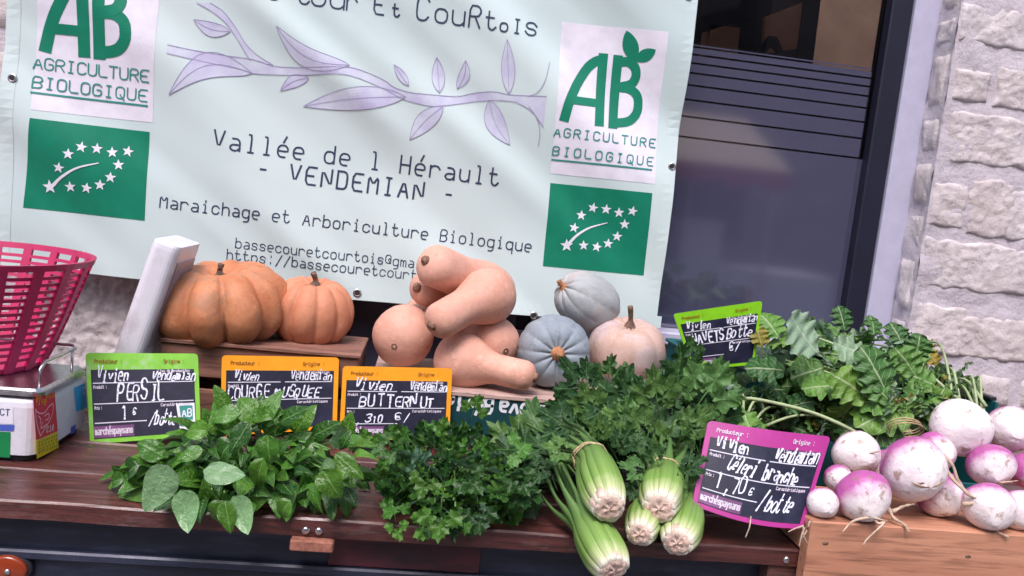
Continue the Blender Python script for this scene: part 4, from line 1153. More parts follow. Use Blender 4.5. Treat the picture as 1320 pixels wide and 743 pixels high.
# display tower: a thick slab leaning to the right
tb = at(168, 470, 1.60); tt = at(224, 312, 1.60)
axu = (tt-tb).normalized(); axu.y = 0; axu.normalize(); axs = Vector((axu.z, 0, -axu.x)); Lt = (tt-tb).length
g = rbox(-.025, .027, 0, .15, -.05, Lt, .016)
Mt = Matrix.Translation(Vector((tb.x, 1.55, tb.z))) @ Matrix(((axs.x, 0, axu.x), (0, 1, 0), (axs.z, 0, axu.z))).to_4x4()
dt = put('display_tower', xf(g, Mt), M['scale_white'], sc_)
put('display_face', xf(box(.0272, .029, .018, .132, .05, Lt-.03, .001), Mt), M['lcd'], dt)
put('tower_foot', box(tb.x-.05, tb.x+.02, 1.57, 1.68, TZ+.001, tb.z+.01, .01), M['scale_white'], sc_)
put('cable', tube(catmull([at(172, 440, 1.66), at(176, 410, 1.64), at(184, 392, 1.62), at(190, 400, 1.6), at(188, 425, 1.6), at(180, 452, 1.62)], 6), .0017, 6), M['black_cable'], sc_, True)

bk_r = at(127, 342, 1.47); bcx = bk_r.x-.232; bz1_ = at(60, 334, 1.47).z; bz0_ = panz+.001; bcy = 1.48
bsk = thing('pink_basket', (bcx, bcy, bz0_), 'round pink plastic mesh basket standing on the scale pan', 'basket')
RT, RB = .205, .135; HB = bz1_-bz0_
def brad(f): return RB+(RT-RB)*f**.9
def band(f0, f1, th, a0=0, a1=2*math.pi, seg=64, off=0):
    V, Fc = [], []; full = abs(a1-a0-2*math.pi) < 1e-6; n = seg
    for i in range(n+(0 if full else 1)):
        a = a0+(a1-a0)*i/n
        for (rr, ff) in ((brad(f0)+off, f0), (brad(f1)+off, f1), (brad(f1)+off-th, f1), (brad(f0)+off-th, f0)):
            V.append((bcx+rr*math.cos(a), bcy+rr*math.sin(a), bz0_+HB*ff))
    m = n if full else n
    N_ = n if full else n+1
    for i in range(m):
        j = (i+1) % N_
        for k in range(4): Fc.append((i*4+k, i*4+(k+1) % 4, j*4+(k+1) % 4, j*4+k))
    return V, Fc
put('rim', band(.945, 1.0, .007, off=.005), M['pink'], bsk)
put('bottom', band(0, .03, RB-.001), M['pink'], bsk)
put('ring', band(.01, .05, .004), M['pink'], bsk)
nring = 14
for k in range(1, nring):
    f = .05+.89*k/nring; put('ring', band(f-.014, f+.016, .0028), M['pink'], bsk)
nr = 22
rib0 = None
for i in range(nr):
    a = 2*math.pi*i/nr+.05; V, Fc = [], []
    n = 6
    for j in range(n+1):
        f = .96*j/n; r_ = brad(f); hw = .0080*(1-.25*f+.25*f)
        ca, sa = math.cos(a), math.sin(a)
        for (dr, dt_) in ((.0035, -hw), (.0035, hw), (-.0035, hw), (-.0035, -hw)):
            V.append((bcx+(r_+dr)*ca-dt_*sa, bcy+(r_+dr)*sa+dt_*ca, bz0_+HB*f))
    for j in range(n):
        for k in range(4): Fc.append((j*4+k, j*4+(k+1) % 4, j*4+4+(k+1) % 4, j*4+4+k))
    put('rib', (V, Fc), M['pink'], bsk)

# ================================================================== LEAF SHAPES
def blade(wf, n=9, m=4, fold=.25, curl=.25, ruffle=0, rk=9, twist=0, seed=0, quilt=0):
    V, Fc, U = [], [], []
    for i in range(n+1):
        t = i/n; w = wf(t)
        for j in range(-m, m+1):
            s = j/m; x = s*w
            z = fold*abs(x)-curl*t*t + ruffle*abs(s)**1.5*math.sin(t*rk*2*math.pi+(2 if s > 0 else 0)+seed) + quilt*math.sin(t*22)*math.sin(s*6)
            z += twist*s*t*w + .03*noise.noise(Vector((t*3+seed, s*2, 0)))
            V.append((x, t-(curl*.25)*t*t, z)); U.append((.5+s*.5, t))
    k = 2*m+1
    for i in range(n):
        for j in range(k-1): q = i*k+j; Fc.append((q, q+1, q+k+1, q+k))
    return V, Fc, U
def oval(w=.33, a=.8): return lambda t: w*max(0, math.sin(math.pi*min(1, t)**a))**.75+.004
def leaflet(cx, cy, ang, R_, el=1.35, teeth=7, td=.24, seg=28, cup=.2, seed=0):
    """toothed leaflet as a cupped polar patch"""
    V, Fc, U = [(0, 0, 0)], [], [(.5, .4)]
    rings = 3
    for r in range(1, rings+1):
        f = r/rings
        for k in range(seg):
            th = 2*math.pi*k/seg
            saw = abs(((th/(2*math.pi)*teeth*2+.5) % 1)*2-1)
            back = max(0, -math.cos(th))
            rad = R_*(1-td*saw)*(1-.45*back**2)*f*(1+.12*math.sin(3*th+seed))
            x = math.sin(th)*rad; y = math.cos(th)*rad*el
            z = cup*f*f*R_*(.7+.5*math.sin(th*teeth+seed))*(1) - .5*R_*f*f*max(0, math.cos(th))*.5
            V.append((x, y, z)); U.append((.5+math.sin(th)*f*.5, .4+.5*math.cos(th)*f))
    for k in range(seg): Fc.append((0, 1+k, 1+(k+1) % seg))
    for r in range(1, rings):
        a = 1+(r-1)*seg; b = a+seg
        for k in range(seg): Fc.append((a+k, b+k, b+(k+1) % seg, a+(k+1) % seg))
    Mx = Matrix.Translation((cx, cy, 0)) @ Matrix.Rotation(ang, 4, 'Z')
    return ([tuple(Mx @ Vector(v)) for v in V], [tuple(reversed(f)) for f in Fc], U)
def leafmesh(name, g, mat):
    return mk(name, g[0], g[1], M[mat], True, g[2])
BAS = [leafmesh('basil_leaf', blade(oval(.27+.025*i, .66), 12, 4, .22+.1*i, .10+.22*i, .02, 2, .1, i, .012), 'basil') for i in range(4)]
PAR = []
for i in range(4):
    st_g = tube([(0, 0, 0), (0, .25, .01), (0, .45, 0)], .012, 4)
    PAR.append(leafmesh('parsley_leaf', join(leaflet(0, .70, 0, .26, 1.25, 5, .30, 30, .3, i), leaflet(-.27, .46, R(58), .23, 1.2, 4, .32, 26, .3, i+1), leaflet(.27, .46, R(-58), .23, 1.2, 4, .32, 26, .3, i+2), st_g), 'parsley'))
CEL = []
for i in range(3):
    st_g = tube([(0, 0, 0), (0, .3, .02), (0, .62, 0)], .011, 4)
    CEL.append(leafmesh('celery_leaf', join(leaflet(0, .78, 0, .25, 1.6, 5, .30, 40, .35, i), leaflet(-.26, .60, R(48), .21, 1.55, 4, .30, 32, .35, i+1), leaflet(.26, .60, R(-48), .21, 1.55, 4, .30, 32, .35, i+2),
               leaflet(-.20, .36, R(65), .13, 1.6, 5, .36, 26, .25, i+3), leaflet(.20, .36, R(-65), .13, 1.6, 5, .36, 26, .25, i+4), st_g), 'celery_leaf'))
TUR = []
def lyrate(t, s=0):
    if t < .28: return .012
    u = (t-.28)/.72
    env = .26*math.sin(math.pi*min(1, u*.80+.18))**.7 if u < .98 else .03
    lob = .62+.38*abs(math.sin(u*9.5+s)) if u < .6 else .9+.10*math.sin(u*40)
    te = 1+.10*(((u*22+s) % 1)-.5)
    return max(.010, env*lob*te*sstep(0, .12, u)*(.55+.6*u))
for i in range(4):
    TUR.append(leafmesh('turnip_leaf', blade(lambda t, s=i: lyrate(t, s), 40, 3, .22, .22+.16*i, .06, 6, .5*(-1)**i, i, .01), 'turnip_leaf' if i < 4 else 'yellow_leaf'))
YEL = leafmesh('turnip_leaf', blade(lambda t: lyrate(t, 2), 40, 3, .2, .4, .05, 6, .4, 9), 'yellow_leaf')

def place_leaf(mesh, parent, base, d, up, size, name='leaf', wide=1.0):
    d = d.normalized(); x = d.cross(up)
    if x.length < 1e-3: x = Vector((1, 0, 0))
    x.normalize(); n = x.cross(d).normalized()
    Mx = Matrix((x*size*wide, d*size, n*size)).transposed().to_4x4(); Mx.translation = base
    return inst(name, mesh, Mx, parent)
def rv(r, s=1.0): return Vector((r.uniform(-1, 1), r.uniform(-1, 1), r.uniform(-1, 1)))*s

# ---------------------------------------------------------------- basil-like bunch
def clump(name, label, cat, base, blobs, meshes, size, seed, hero=(), stem_mat='stem', lift=.35, group=None, droop=.5, nstem=14, upb=.6, origin_pt=None):
    """leafy bunch: leaves spread through overlapping ellipsoids, stems from the tie"""
    r = random.Random(seed)
    t = thing(name, base, label, cat, group)
    op = origin_pt or base
    for (c, rad, n) in blobs:
        for i in range(n):
            while True:
                v = rv(r)
                if .25 < v.length < 1: break
            v2 = v.normalized()*(v.length**.45)
            p = c+Vector((v2.x*rad.x, v2.y*rad.y, v2.z*rad.z))
            if p.z < TZ+.004 and p.y > 1.165: p.z = TZ+.004+r.random()*.02
            outd = Vector((v2.x/rad.x, v2.y/rad.y, v2.z/rad.z)).normalized()
            d = (outd*.9+(p-op).normalized()*.6+rv(r, .55)+Vector((0, -.15, -droop))).normalized()
            if p.z < TZ+.03 and p.y > 1.165: d.z = abs(d.z)*.3+.05
            up = (outd*.8+Vector((0, -.55, upb))+rv(r, .55)).normalized()
            place_leaf(r.choice(meshes), t, p, d, up, size*r.uniform(.65, 1.25))
    for (m, px, py, Lp, ang, Y, nt, wd) in hero:
        p = at(px, py, Y); dirv = (cR*math.sin(R(ang)) + cU*math.cos(R(ang)))
        up = (-cF + cU*nt).normalized(); place_leaf(m, t, p, dirv*(1 if Lp > 0 else -1)*(1 if Lp > 0 else -1), up if Lp > 0 else -up, abs(Lp)/ppm(Y)*1.0, wide=wd) if Lp > 0 else place_leaf(m, t, p, -dirv, -up, abs(Lp)/ppm(Y), wide=wd)
    ss_ = []
    for i in range(nstem):
        c, rad, n = r.choice(blobs)
        e = c+Vector((r.uniform(-.7, .7)*rad.x, r.uniform(-.7, .7)*rad.y, r.uniform(-.3, .8)*rad.z))
        m = op.lerp(e, .5)+Vector((0, 0, .03))+rv(r, .01)
        put('stem', tube(catmull([op+rv(r, .008), m, e], 4), .0017, 5), M[stem_mat], t, True)
    return t
def V3(x, y, z): return Vector((x, y, z))
def wp(px, py, Y, dz=0): p = at(px, py, Y); p.z += dz; return p
u = ppm(1.25)
clump('herb_bunch', 'bunch of broad oval green leaves hanging over the plank under the orange tag', 'herbs', onz(300, 600, TZ),
      [(wp(320, 580, 1.34), V3(.115, .09, .04), 140), (wp(250, 612, 1.26), V3(.085, .07, .03), 75), (wp(350, 612, 1.24), V3(.09, .06, .03), 70),
       (wp(195, 612, 1.28), V3(.04, .05, .015), 14), (wp(430, 595, 1.28), V3(.05, .06, .03), 34), (wp(305, 640, 1.19), V3(.08, .03, .015), 22), (wp(440, 620, 1.2), V3(.035, .03, .025), 14)],
      BAS, .040, 11,
      hero=[(BAS[0], 217, 600, -66, 25, 1.12, .1, 1.25), (BAS[1], 232, 632, -58, -18, 1.11, .2, 1.0), (BAS[0], 290, 645, 46, 172, 1.11, .3, .95), (BAS[2], 288, 645, 44, 205, 1.13, .3, 1.0),
            (BAS[0], 262, 606, -58, -80, 1.12, .7, 1.0), (BAS[1], 300, 640, -56, -28, 1.115, .2, .95), (BAS[3], 180, 600, 40, 250, 1.2, .5, 1), (BAS[1], 212, 590, 48, 300, 1.24, .5, 1),
            (BAS[1], 345, 560, 46, 180, 1.16, .2, 1.1), (BAS[0], 322, 545, 50, 215, 1.15, .4, 1.0), (BAS[2], 300, 570, 40, 230, 1.18, .5, 1.2), (BAS[0], 424, 590, -40, 0, 1.14, .1, .8),
            (BAS[1], 415, 605, 52, 150, 1.13, .3, 1.1), (BAS[0], 432, 585, 52, 132, 1.14, .3, .8), (BAS[2], 335, 545, 52, 320, 1.3, .6, 1.0), (BAS[1], 325, 540, 46, 70, 1.3, .8, .9),
            (BAS[1], 310, 535, 50, 270, 1.3, .8, .9), (BAS[2], 340, 545, 50, 20, 1.3, .4, .8), (BAS[0], 360, 545, 44, 60, 1.3, .6, 1), (BAS[2], 375, 645, 38, 220, 1.12, .4, 1), (BAS[3], 162, 618, 38, 265, 1.22, .5, .8),
            (BAS[3], 268, 560, 44, 290, 1.26, .6, .9), (BAS[1], 380, 560, 48, 30, 1.34, .5, 1), (BAS[0], 400, 565, 46, 60, 1.34, .6, 1), (BAS[2], 355, 565, 52, -5, 1.36, .3, .9), (BAS[3], 372, 550, 40, -60, 1.38, .6, 1), (BAS[1], 300, 560, 56, -30, 1.33, .5, 1), (BAS[0], 390, 575, 48, 130, 1.28, .6, 1), (BAS[2], 270, 575, 50, -60, 1.3, .7, 1), (BAS[0], 445, 570, 42, 10, 1.36, .5, 1), (BAS[2], 325, 550, 46, 10, 1.36, .2, 1), (BAS[0], 262, 580, 40, 250, 1.2, .6, .9), (BAS[2], 340, 590, 56, 200, 1.15, .3, .7), (BAS[0], 295, 530, 40, 330, 1.34, .7, .9)],
      droop=.45, nstem=18, upb=.7)
clump('parsley_bunch', 'bunch of flat-leaf parsley with small toothed leaves below the butternut tag', 'parsley', onz(585, 620, TZ),
      [(wp(583, 612, 1.30), V3(.095, .10, .042), 130), (wp(545, 630, 1.22), V3(.06, .05, .03), 40), (wp(622, 625, 1.22), V3(.055, .05, .035), 45), (wp(575, 650, 1.16), V3(.04, .02, .01), 8), (wp(588, 592, 1.36), V3(.080, .06, .012), 40)],
      PAR, .048, 23,
      hero=[(PAR[0], 615, 640, 52, 175, 1.12, .2, 1), (PAR[1], 570, 640, 60, 185, 1.12, .2, 1), (PAR[2], 520, 570, 44, 250, 1.18, .4, 1), (PAR[0], 500, 590, 46, 10, 1.38, .3, 1), (PAR[2], 530, 592, 46, -15, 1.38, .3, 1), (PAR[1], 560, 590, 44, 15, 1.38, .3, 1), (PAR[3], 475, 590, 40, -10, 1.38, .4, 1), (PAR[3], 640, 580, 48, 90, 1.2, .5, 1),
            (PAR[1], 660, 600, 46, 150, 1.15, .4, 1), (PAR[2], 590, 600, 50, 140, 1.13, .3, 1), (PAR[3], 508, 660, 40, 170, 1.15, .1, .8), (PAR[2], 555, 600, 46, 200, 1.14, .4, 1), (PAR[0], 605, 545, 40, 20, 1.3, .6, 1),
            (PAR[1], 455, 585, 36, -20, 1.38, .6, 1), (PAR[2], 580, 575, 34, 10, 1.38, .4, 1)],
      droop=.4, nstem=26, upb=.8)

# ---------------------------------------------------------------- celery
def celery_bunch(butt, tie, end, r, label, seed, nst=8, hero=(), leaves=(), tied=True, lscale=.105):
    rr = random.Random(seed); ax = (tie-butt).normalized()
    t = thing('celery_bunch', butt, label, 'celery', 'celery bunches on the plank')
    a, b = frame_of(ax)
    # the cut butt
    cg = lathe([(.0001, -.004), (r*.35, -.002), (r*.55, -.004), (r*.78, .000), (r*.90, .005), (r*.95, .014)], 26, lambda th, q, x, z: (x*(1+.07*math.cos(7*th+seed)), z+.002*math.sin(5*th+q*9)))
    q4 = Matrix((a, b, ax)).transposed().to_4x4(); q4.translation = butt
    put('cut_butt', xf(cg, q4), M['celery_cut'], t, True)
    tips = []; nst = nst+4
    for i in range(nst):
        th = 2*math.pi*i/nst+rr.uniform(-.12, .12); o = a*math.cos(th)+b*math.sin(th)
        spread = end + (a*math.cos(th)+b*math.sin(th))*r*rr.uniform(.8, 2.4)+rv(rr, .012)
        P = [butt+o*r*.60, butt.lerp(tie, .25)+o*r*.84, butt.lerp(tie, .6)+o*r*.84, tie+o*r*.70, tie.lerp(spread, .4)+o*r*.72, spread]
        C = catmull(P, 5); w = r*math.pi/nst*1.42*rr.uniform(.78, 1.25)
        rad = lambda q, w=w: w*(.80+.42*math.sin(min(1, q*2.2+.1)*math.pi*.5))*(1-.80*sstep(.45, .85, q))
        put('stalk', tube(C, rad, 9, True, .85, hint=o), M['celery'], t, True); tips.append(spread)
    put('heart', tube(catmull([butt+ax*.006, butt.lerp(tie, .5), tie, end], 5), lambda q: r*.45*(1-.4*q), 10), M['celery'], t, True)
    if tied:
        for k in range(3):
            P = []; 
            for i in range(25):
                th = 2*math.pi*i/24; P.append(tie+ax*(.004*(k-1)+.004*math.sin(th+k))+(a*math.cos(th)+b*math.sin(th))*(r*1.06+.001*math.sin(7*th)))
            put('twine', tube(P, .0011, 5), M['twine'], t, True)
    for (px, py, Lp, ang, Y, nt, wd) in hero:
        place_leaf(rr.choice(CEL), t, at(px, py, Y), cR*math.sin(R(ang))+cU*math.cos(R(ang))-cF*.15, (-cF+cU*nt).normalized(), Lp/ppm(Y), wide=wd)
    for i in range(len(leaves)):
        c, rad, n = leaves[i]
        for _ in range(n):
            v = rv(rr); v = v.normalized()*v.length**.4 if v.length > .05 else v
            p = c+Vector((v.x*rad.x, v.y*rad.y, v.z*rad.z)); 
            if p.z < TZ+.005: p.z = TZ+.01
            d = ((p-tie).normalized()*.9+rv(rr, .5)+Vector((0, 0, .25))).normalized()
            up = (Vector((0, -.8, .6))+rv(rr, .55)).normalized()
            place_leaf(rr.choice(CEL), t, p, d, up, lscale*rr.uniform(.7, 1.25))
    return t
celery_bunch(at(785, 655, 1.105), at(762, 592, 1.24), at(712, 566, 1.38), .0275, 'largest celery bunch, tied with straw twine, cut butt foremost and central', 31, 8,
             [(771, 521, 72, -40, 1.34, .5, .9), (799, 541, 60, -61, 1.30, .8, .9), (781, 507, 48, 7, 1.42, .2, .9), (750, 560, 62, -60, 1.28, .6, 1), (735, 545, 50, -20, 1.38, .4, 1), (800, 560, 50, 10, 1.27, .4, .8),
              (728, 590, 60, -80, 1.24, .8, .9), (720, 600, 50, -100, 1.22, .8, .8), (765, 548, 55, -15, 1.3, .6, 1), (790, 590, 44, 30, 1.22, .8, .9), (745, 585, 46, -75, 1.2, .9, .9), (800, 575, 40, 80, 1.24, .8, .8), (770, 575, 40, 5, 1.24, .7, .8)],
             [(wp(775, 585, 1.40), V3(.065, .06, .025), 16), (wp(725, 592, 1.38), V3(.05, .05, .02), 12), (wp(695, 620, 1.28), V3(.035, .05, .015), 10)])
celery_bunch(at(791, 734, 1.065), at(757, 672, 1.155), at(722, 600, 1.27), .0255, 'lowest celery bunch hanging past the plank edge under the largest one', 32, 7, (), [(wp(700, 620, 1.28), V3(.04, .05, .02), 8)], False)
celery_bunch(at(850, 655, 1.125), at(857, 612, 1.25), at(858, 565, 1.38), .027, 'upper celery bunch right of the largest one, with leafy top', 33, 7,
             [(817, 530, 52, -20, 1.40, .3, 1), (826, 540, 64, 22, 1.38, .4, 1), (850, 545, 70, -8, 1.33, .4, 1), (886, 541, 84, 33, 1.36, .5, 1.05), (868, 535, 70, 5, 1.40, .3, 1.1), (842, 575, 60, -35, 1.26, .7, .9), (875, 570, 58, 40, 1.26, .6, .8), (905, 520, 60, 20, 1.44, .4, 1.1), (840, 612, 44, -70, 1.2, .8, .9), (872, 610, 42, 60, 1.2, .8, .9), (850, 605, 40, -20, 1.2, .6, .8), (830, 625, 34, -110, 1.2, .8, .8)],
             [(wp(840, 580, 1.42), V3(.06, .05, .03), 18), (wp(815, 572, 1.47), V3(.05, .04, .02), 12), (wp(905, 560, 1.46), V3(.04, .05, .04), 16)])
celery_bunch(at(824, 688, 1.11), at(836, 648, 1.21), at(835, 615, 1.32), .0215, 'smallest celery bunch between the two right-hand butts', 34, 6, (), [(wp(810, 600, 1.32), V3(.05, .04, .02), 8)], False)
celery_bunch(at(873, 699, 1.10), at(886, 655, 1.20), at(897, 605, 1.34), .0240, 'rightmost celery bunch next to the magenta tag', 35, 7,
             [(890, 640, 40, -50, 1.17, .8, .8), (880, 630, 38, 20, 1.2, .7, .8), (900, 590, 70, 5, 1.30, .5, 1), (915, 560, 60, 25, 1.36, .6, 1), (885, 505, 60, -10, 1.48, .2, 1), (893, 475, 40, -5, 1.50, .2, .9)],
             [(wp(920, 585, 1.38), V3(.04, .05, .03), 12), (wp(900, 535, 1.50), V3(.03, .04, .03), 10)], False)

# ---------------------------------------------------------------- turnips
def turnip_mesh(seed):
    def fn(th, q, r, z): 
        return r*(1+.05*noise.noise(Vector((math.cos(th)*1.3+seed*5, math.sin(th)*1.3, z*1.2)))), z+.03*noise.noise(Vector((th, z, seed)))
    prof = []
    n = 20
    for i in range(n+1):
        a = -math.pi/2+math.pi*i/n; r_ = math.cos(a); z = math.sin(a)
        if z < 0: z = z*.95-.10*max(0, (-z-.9)/.1)
        else: z = z*.82
        prof.append((max(r_, .002), z))
    g = lathe(prof, 26, fn); return mk('body', g[0], g[1], M['turnip'], True)
TM = [turnip_mesh(i) for i in range(4)]
def scar_mesh(seed):
    g = lathe([(1.0, -.12), (.8, .10), (.5, .05), (.25, .16), (.001, .2)], 14, lambda th, q, r, z: (r*(1+.35*noise.noise(Vector((math.cos(th)*1.5+seed, math.sin(th)*1.5, seed)))), z+.08*math.sin(th*3+seed)))
    return mk('root_scar', g[0], g[1], M['root_scar'], True)
SM = [scar_mesh(i*3) for i in range(3)]
TN = [ # px, py, r px, Y, root direction (right, up in picture), purple, label, tails
 (1238, 552, 37, 1.30, (-.05, .35), -.25, 'white turnip with brown patch on top, highest of the heap', []),
 (1301, 553, 29, 1.32, (-.3, .05), .05, 'pale turnip with brown scar at the right edge, level with the highest', []),
 (1103, 584, 29, 1.30, (.15, -.15), -.10, 'white turnip just right of the magenta tag', [[(1103, 588), (1120, 585), (1135, 582)]]),
 (1080, 616, 18, 1.22, (.1, -.2), .25, 'smallest turnip, purple and white, touching the magenta tag', []),
 (1111, 643, 35, 1.215, (.1, -.5), .42, 'lilac turnip with long pale roots spilling over the pine box', [[(1118, 662), (1132, 675), (1140, 674), (1118, 695), (1113, 703)], [(1116, 664), (1100, 672), (1086, 686)], [(1114, 660), (1128, 668), (1145, 672)]]),
 (1060, 648, 20, 1.25, (0, 0), .05, 'pale turnip half hidden behind the magenta tag', []),
 (1176, 604, 41, 1.20, (.05, -.10), .22, 'largest turnip with brown slit across its white face', []),
 (1203, 583, 27, 1.29, (.3, .1), .5, 'purple turnip behind the largest one, mostly hidden', []),
 (1211, 636, 30, 1.235, (.5, -.5), .35, 'purple shouldered turnip below the largest one', [[(1228, 650), (1240, 652), (1262, 644), (1290, 640)]]),
 (1277, 599, 28, 1.245, (-.25, -.3), .40, 'purple turnip under the two pale ones at the right', [[(1272, 620), (1290, 622), (1312, 620)]]),
 (1274, 653, 32, 1.20, (-.3, -.45), .05, 'white turnip on the box front crossed by a long root', []),
 (1312, 657, 26, 1.225, (0, -.5), -.05, 'brownish white turnip at the bottom right edge', []),
 (1325, 606, 24, 1.27, (.2, 0), .75, 'deep purple turnip cut by the right edge', []),
 (1140, 602, 22, 1.30, (0, 0), .55, 'lilac turnip wedged behind the largest and the white one', []),
]
for i, (px, py, rp, Y, (dx, dy), pur, lab, tails) in enumerate(TN):
    r_ = rp/F_PX*((at(px, py, Y)-CAM).dot(cF)); c = at(px, py, Y)
    if py-0 > 630:                                 # bottom row rests on the board
        for _ in range(30):
            Y += (c.z-r_*.93-PZ)*1.0; r_ = rp/F_PX*((at(px, py, Y)-CAM).dot(cF)); c = at(px, py, Y)
        if Y < 1.15+r_*.55: Y = 1.15+r_*.55; c = at(px, py, Y)
    if c.z-r_*.93 < PZ: c.z = PZ+r_*.93
    t = thing('turnip', (c.x, c.y, c.z-r_), lab, 'turnip', 'turnips on the pine box')
    rd = (-cF+cR*dx+cU*(dy-.32 if pur > 0 else dy-.08)).normalized()
    Mx = orient(-rd, i*1.3, c, (r_*1.05, r_*.99, r_))
    o = inst('body', TM[i % 4], Mx, t); o.color = (max(.05, pur*1.0+.26) if pur > 0 else .05, 0, 0, 1)
    sc = [.30, .30, .20, .30, .22, .2, .34, .2, .28, .26, .24, .3, .2, .2][i]
    inst('root_scar', SM[i % 3], orient(rd, i, c+rd*r_*(.985-.42*sc*sc), (r_*sc, r_*sc*(.55 if i == 6 else .8), r_*.30)), t)
    if i == 6:
        P = [c+(-cF+cR*(-.55+.11*k)+cU*(-.28-.13*math.sin(k*.31)))*1 *0 + (-cF*1+cR*(-.55+.11*k)+cU*(-.26-.12*math.sin(k*.31))).normalized()*r_*1.005 for k in range(11)]
        put('slit', tube(P, lambda q: .0022*math.sin(math.pi*q)+.0003, 6), M['root_scar'], t, True)
    for tl in tails:
        Pp = [c+rd*r_*.95]+[at(x, y, Y-r_*.9-.004*j) for j, (x, y) in enumerate(tl[1:])]
        for p in Pp[1:]:
            if p.z < PZ+.003 and p.y > 1.15: p.z = PZ+.003
        put('root', tube(catmull(Pp, 5), lambda q: .0030*(1-.75*q), 6), M['root'], t, True)
# two long loose roots crossing the front turnips
lr = thing('loose_root', at(1240, 620, 1.16), 'long twisted pale root lying across the front turnips', 'root')
for P in ([(1212, 584, 1.19), (1228, 600, 1.175), (1237, 625, 1.168), (1262, 650, 1.158), (1280, 680, 1.15), (1300, 693, 1.145)], [(1216, 586, 1.185), (1224, 612, 1.17), (1246, 636, 1.16), (1258, 642, 1.158)],
          [(1240, 650, 1.165), (1262, 648, 1.157), (1280, 641, 1.157), (1298, 639, 1.16)], [(1145, 655, 1.17), (1152, 668, 1.16), (1165, 676, 1.15), (1172, 686, 1.14)], [(1150, 660, 1.168), (1165, 653, 1.17), (1178, 650, 1.17)]):
    put('strand', tube(catmull([at(*p) for p in P], 6), lambda q: .0034*(1-.6*q)+.0006*math.sin(q*20), 7), M['root'], lr, True)
rt = thing('root_tuft', at(1035, 685, 1.143), 'small tuft of pale roots hanging below the magenta tag corner', 'root')
for P in ([(1035, 678), (1036, 690), (1041, 702)], [(1037, 680), (1033, 692), (1030, 705)], [(1036, 678), (1024, 682), (1016, 686)], [(1044, 672), (1040, 684), (1034, 694)]):
    put('strand', tube(catmull([at(x, y, 1.142) for x, y in P], 5), lambda q: .0016*(1-.5*q), 6), M['root'], rt, True)
rt = thing('tag_string', at(966, 670, 1.155), 'thin pale string hanging below the middle of the magenta tag', 'string')
put('strand', tube(catmull([at(968, 666, 1.16), at(966, 680, 1.15), at(961, 693, 1.15)], 5), .0011, 6), M['root'], rt, True)

# ---------------------------------------------------------------- turnip greens
def greens(base_px, Yb_, targets, label, seed, mats=TUR, sz=.22, hero=(), npet=1):
    r = random.Random(seed); b = at(*base_px, Yb_)
    t = thing('turnip_greens', b, label, 'greens', 'bundles of turnip greens')
    for (px, py, Y, n, spread) in targets:
        for k in range(n):
            e = at(px+r.uniform(-1, 1)*spread, py+r.uniform(-1, 1)*spread*.7, Y+r.uniform(-.05, .05))
            st0 = b+rv(r, .012); m = st0.lerp(e, .5)+Vector((0, 0, .03+r.uniform(-.01, .03)))
            if k < npet and (e-st0).length > .09:
                put('petiole', tube(catmull([st0, m, e], 5), lambda q: .0034*(1-.5*q), 6), M['petiole'], t, True)
            d = ((e-m).normalized()*.7+rv(r, .6)+Vector((0, 0, -.1))).normalized()
            up = (Vector((0, -.75, .7))+rv(r, .5)).normalized()
            me = YEL if r.random() < .05 else r.choice(mats)
            place_leaf(me, t, e-d*sz*.5, d, up, sz*r.uniform(.7, 1.15), wide=1.6)
    for (px, py, Lp, ang, Y, nt, wd) in hero:
        place_leaf(YEL if wd < 0 else r.choice(mats), t, at(px, py, Y), (cR*math.sin(R(ang))+cU*math.cos(R(ang))-cF*.1)*(1 if Lp > 0 else -1), (-cF+cU*nt).normalized()*(1 if Lp > 0 else -1), abs(Lp)*1.15/ppm(Y), wide=abs(wd)*1.5)
    return t
greens((1165, 555), 1.36, [(1040, 455, 1.60, 20, 40), (1090, 490, 1.50, 24, 35), (1125, 525, 1.42, 18, 28), (1005, 485, 1.58, 16, 30), (1160, 525, 1.40, 14, 22)], 'leafy turnip greens tied with twine behind the largest turnip', 51, sz=.13, npet=5,
       hero=[(1076, 475, -95, 131, 1.42, .4, 1.0), (1030, 483, 64, -72, 1.46, .7, 1.1), (1100, 445, 55, -60, 1.52, .5, 1.1), (1090, 440, 45, -5, 1.56, .2, 1.1), (1143, 462, -72, 100, 1.44, .6, .8), (1138, 528, 76, -50, 1.38, .5, 1.1),
             (1150, 530, 88, -18, 1.37, .3, 1.0), (1160, 535, 70, -35, 1.36, .5, 1.0), (1175, 530, 62, -60, 1.35, .8, 1.2), (985, 460, 40, -10, 1.55, .4, -1.0), (1060, 440, 40, -40, 1.56, .5, 1), (1110, 500, 70, -80, 1.42, .7, 1.0),
             (1080, 470, 60, -100, 1.48, .8, 1.1), (1010, 450, 50, -20, 1.56, .3, 1.2), (1125, 480, 60, -50, 1.48, .5, 1.1)])
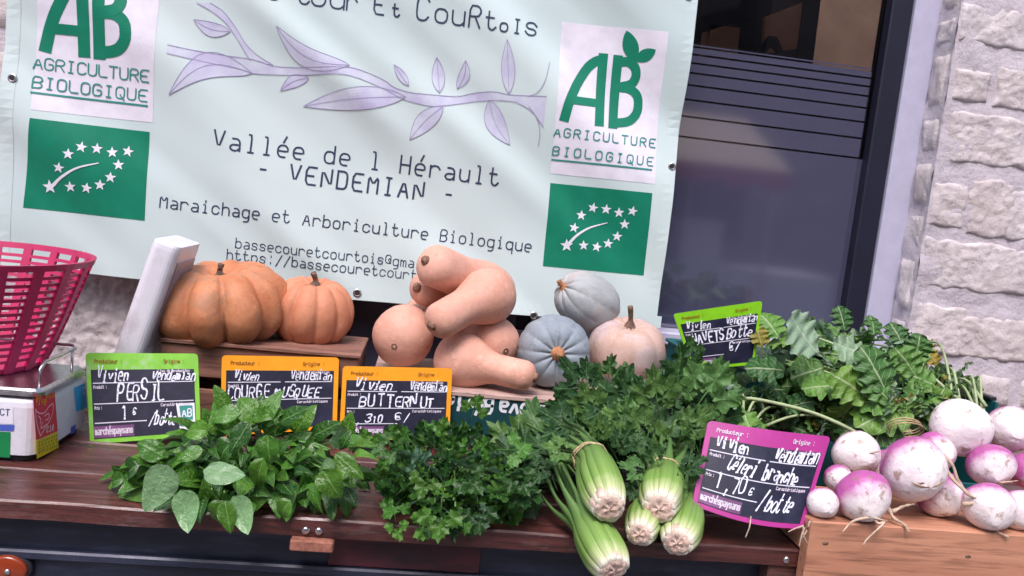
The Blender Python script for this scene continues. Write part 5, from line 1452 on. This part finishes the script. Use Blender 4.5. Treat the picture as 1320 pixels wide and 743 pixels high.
greens((1235, 520), 1.42, [(1150, 470, 1.60, 22, 38), (1195, 500, 1.52, 22, 30), (1090, 450, 1.66, 10, 30), (1205, 520, 1.45, 14, 22)], 'turnip greens reaching back towards the stone wall', 52, sz=.11,
       hero=[(1166, 460, 45, -10, 1.55, .3, 1), (1125, 445, 40, 10, 1.58, .2, 1), (1175, 480, 50, 15, 1.5, .4, 1.1), (1205, 490, 56, -40, 1.48, .5, 1.2), (1215, 480, 36, -30, 1.52, .4, -1), (1220, 505, 60, -60, 1.46, .7, 1.1), (1190, 500, 60, -30, 1.47, .5, 1.1)])
greens((1262, 530), 1.44, [(1222, 510, 1.56, 10, 22), (1242, 512, 1.58, 8, 16)], 'short turnip greens beside the black crate rim', 53, sz=.075, hero=[(1240, 520, 40, 34, 1.5, .5, 1.1), (1225, 515, 36, -10, 1.52, .5, 1.1)], npet=4)
greens((960, 560), 1.42, [(935, 525, 1.52, 12, 22), (985, 528, 1.52, 18, 26), (960, 545, 1.42, 8, 20), (1035, 535, 1.50, 22, 28), (1085, 545, 1.45, 16, 22)], 'dark leafy greens between the celery and the magenta tag', 54, sz=.085,
       hero=[(960, 545, -60, 140, 1.36, .5, 1.0), (935, 520, 55, -30, 1.42, .4, 1.1), (960, 510, 60, 70, 1.5, .6, 1.1), (925, 515, 60, -30, 1.5, .4, 1.0)])
tw = thing('twine_loop', at(1165, 548, 1.33), 'loop of straw twine binding the turnip stems', 'twine')
for k in range(3):
    P = [at(1165+22*math.cos(a_)+2*k, 548+9*math.sin(a_)+3*k, 1.33+.02*math.sin(a_)) for a_ in [2*math.pi*i/20 for i in range(21)]]
    put('strand', tube(P, .0012, 5), M['twine'], tw, True)
ls = thing('loose_stalk', at(1000, 520, 1.40), 'long bare green stalk arching above the magenta tag', 'stalk')
put('strand', tube(catmull([at(940, 515, 1.45), at(975, 515, 1.42), at(1040, 530, 1.37), at(1085, 548, 1.34), at(1120, 568, 1.33)], 6), .0035, 7), M['petiole'], ls, True)
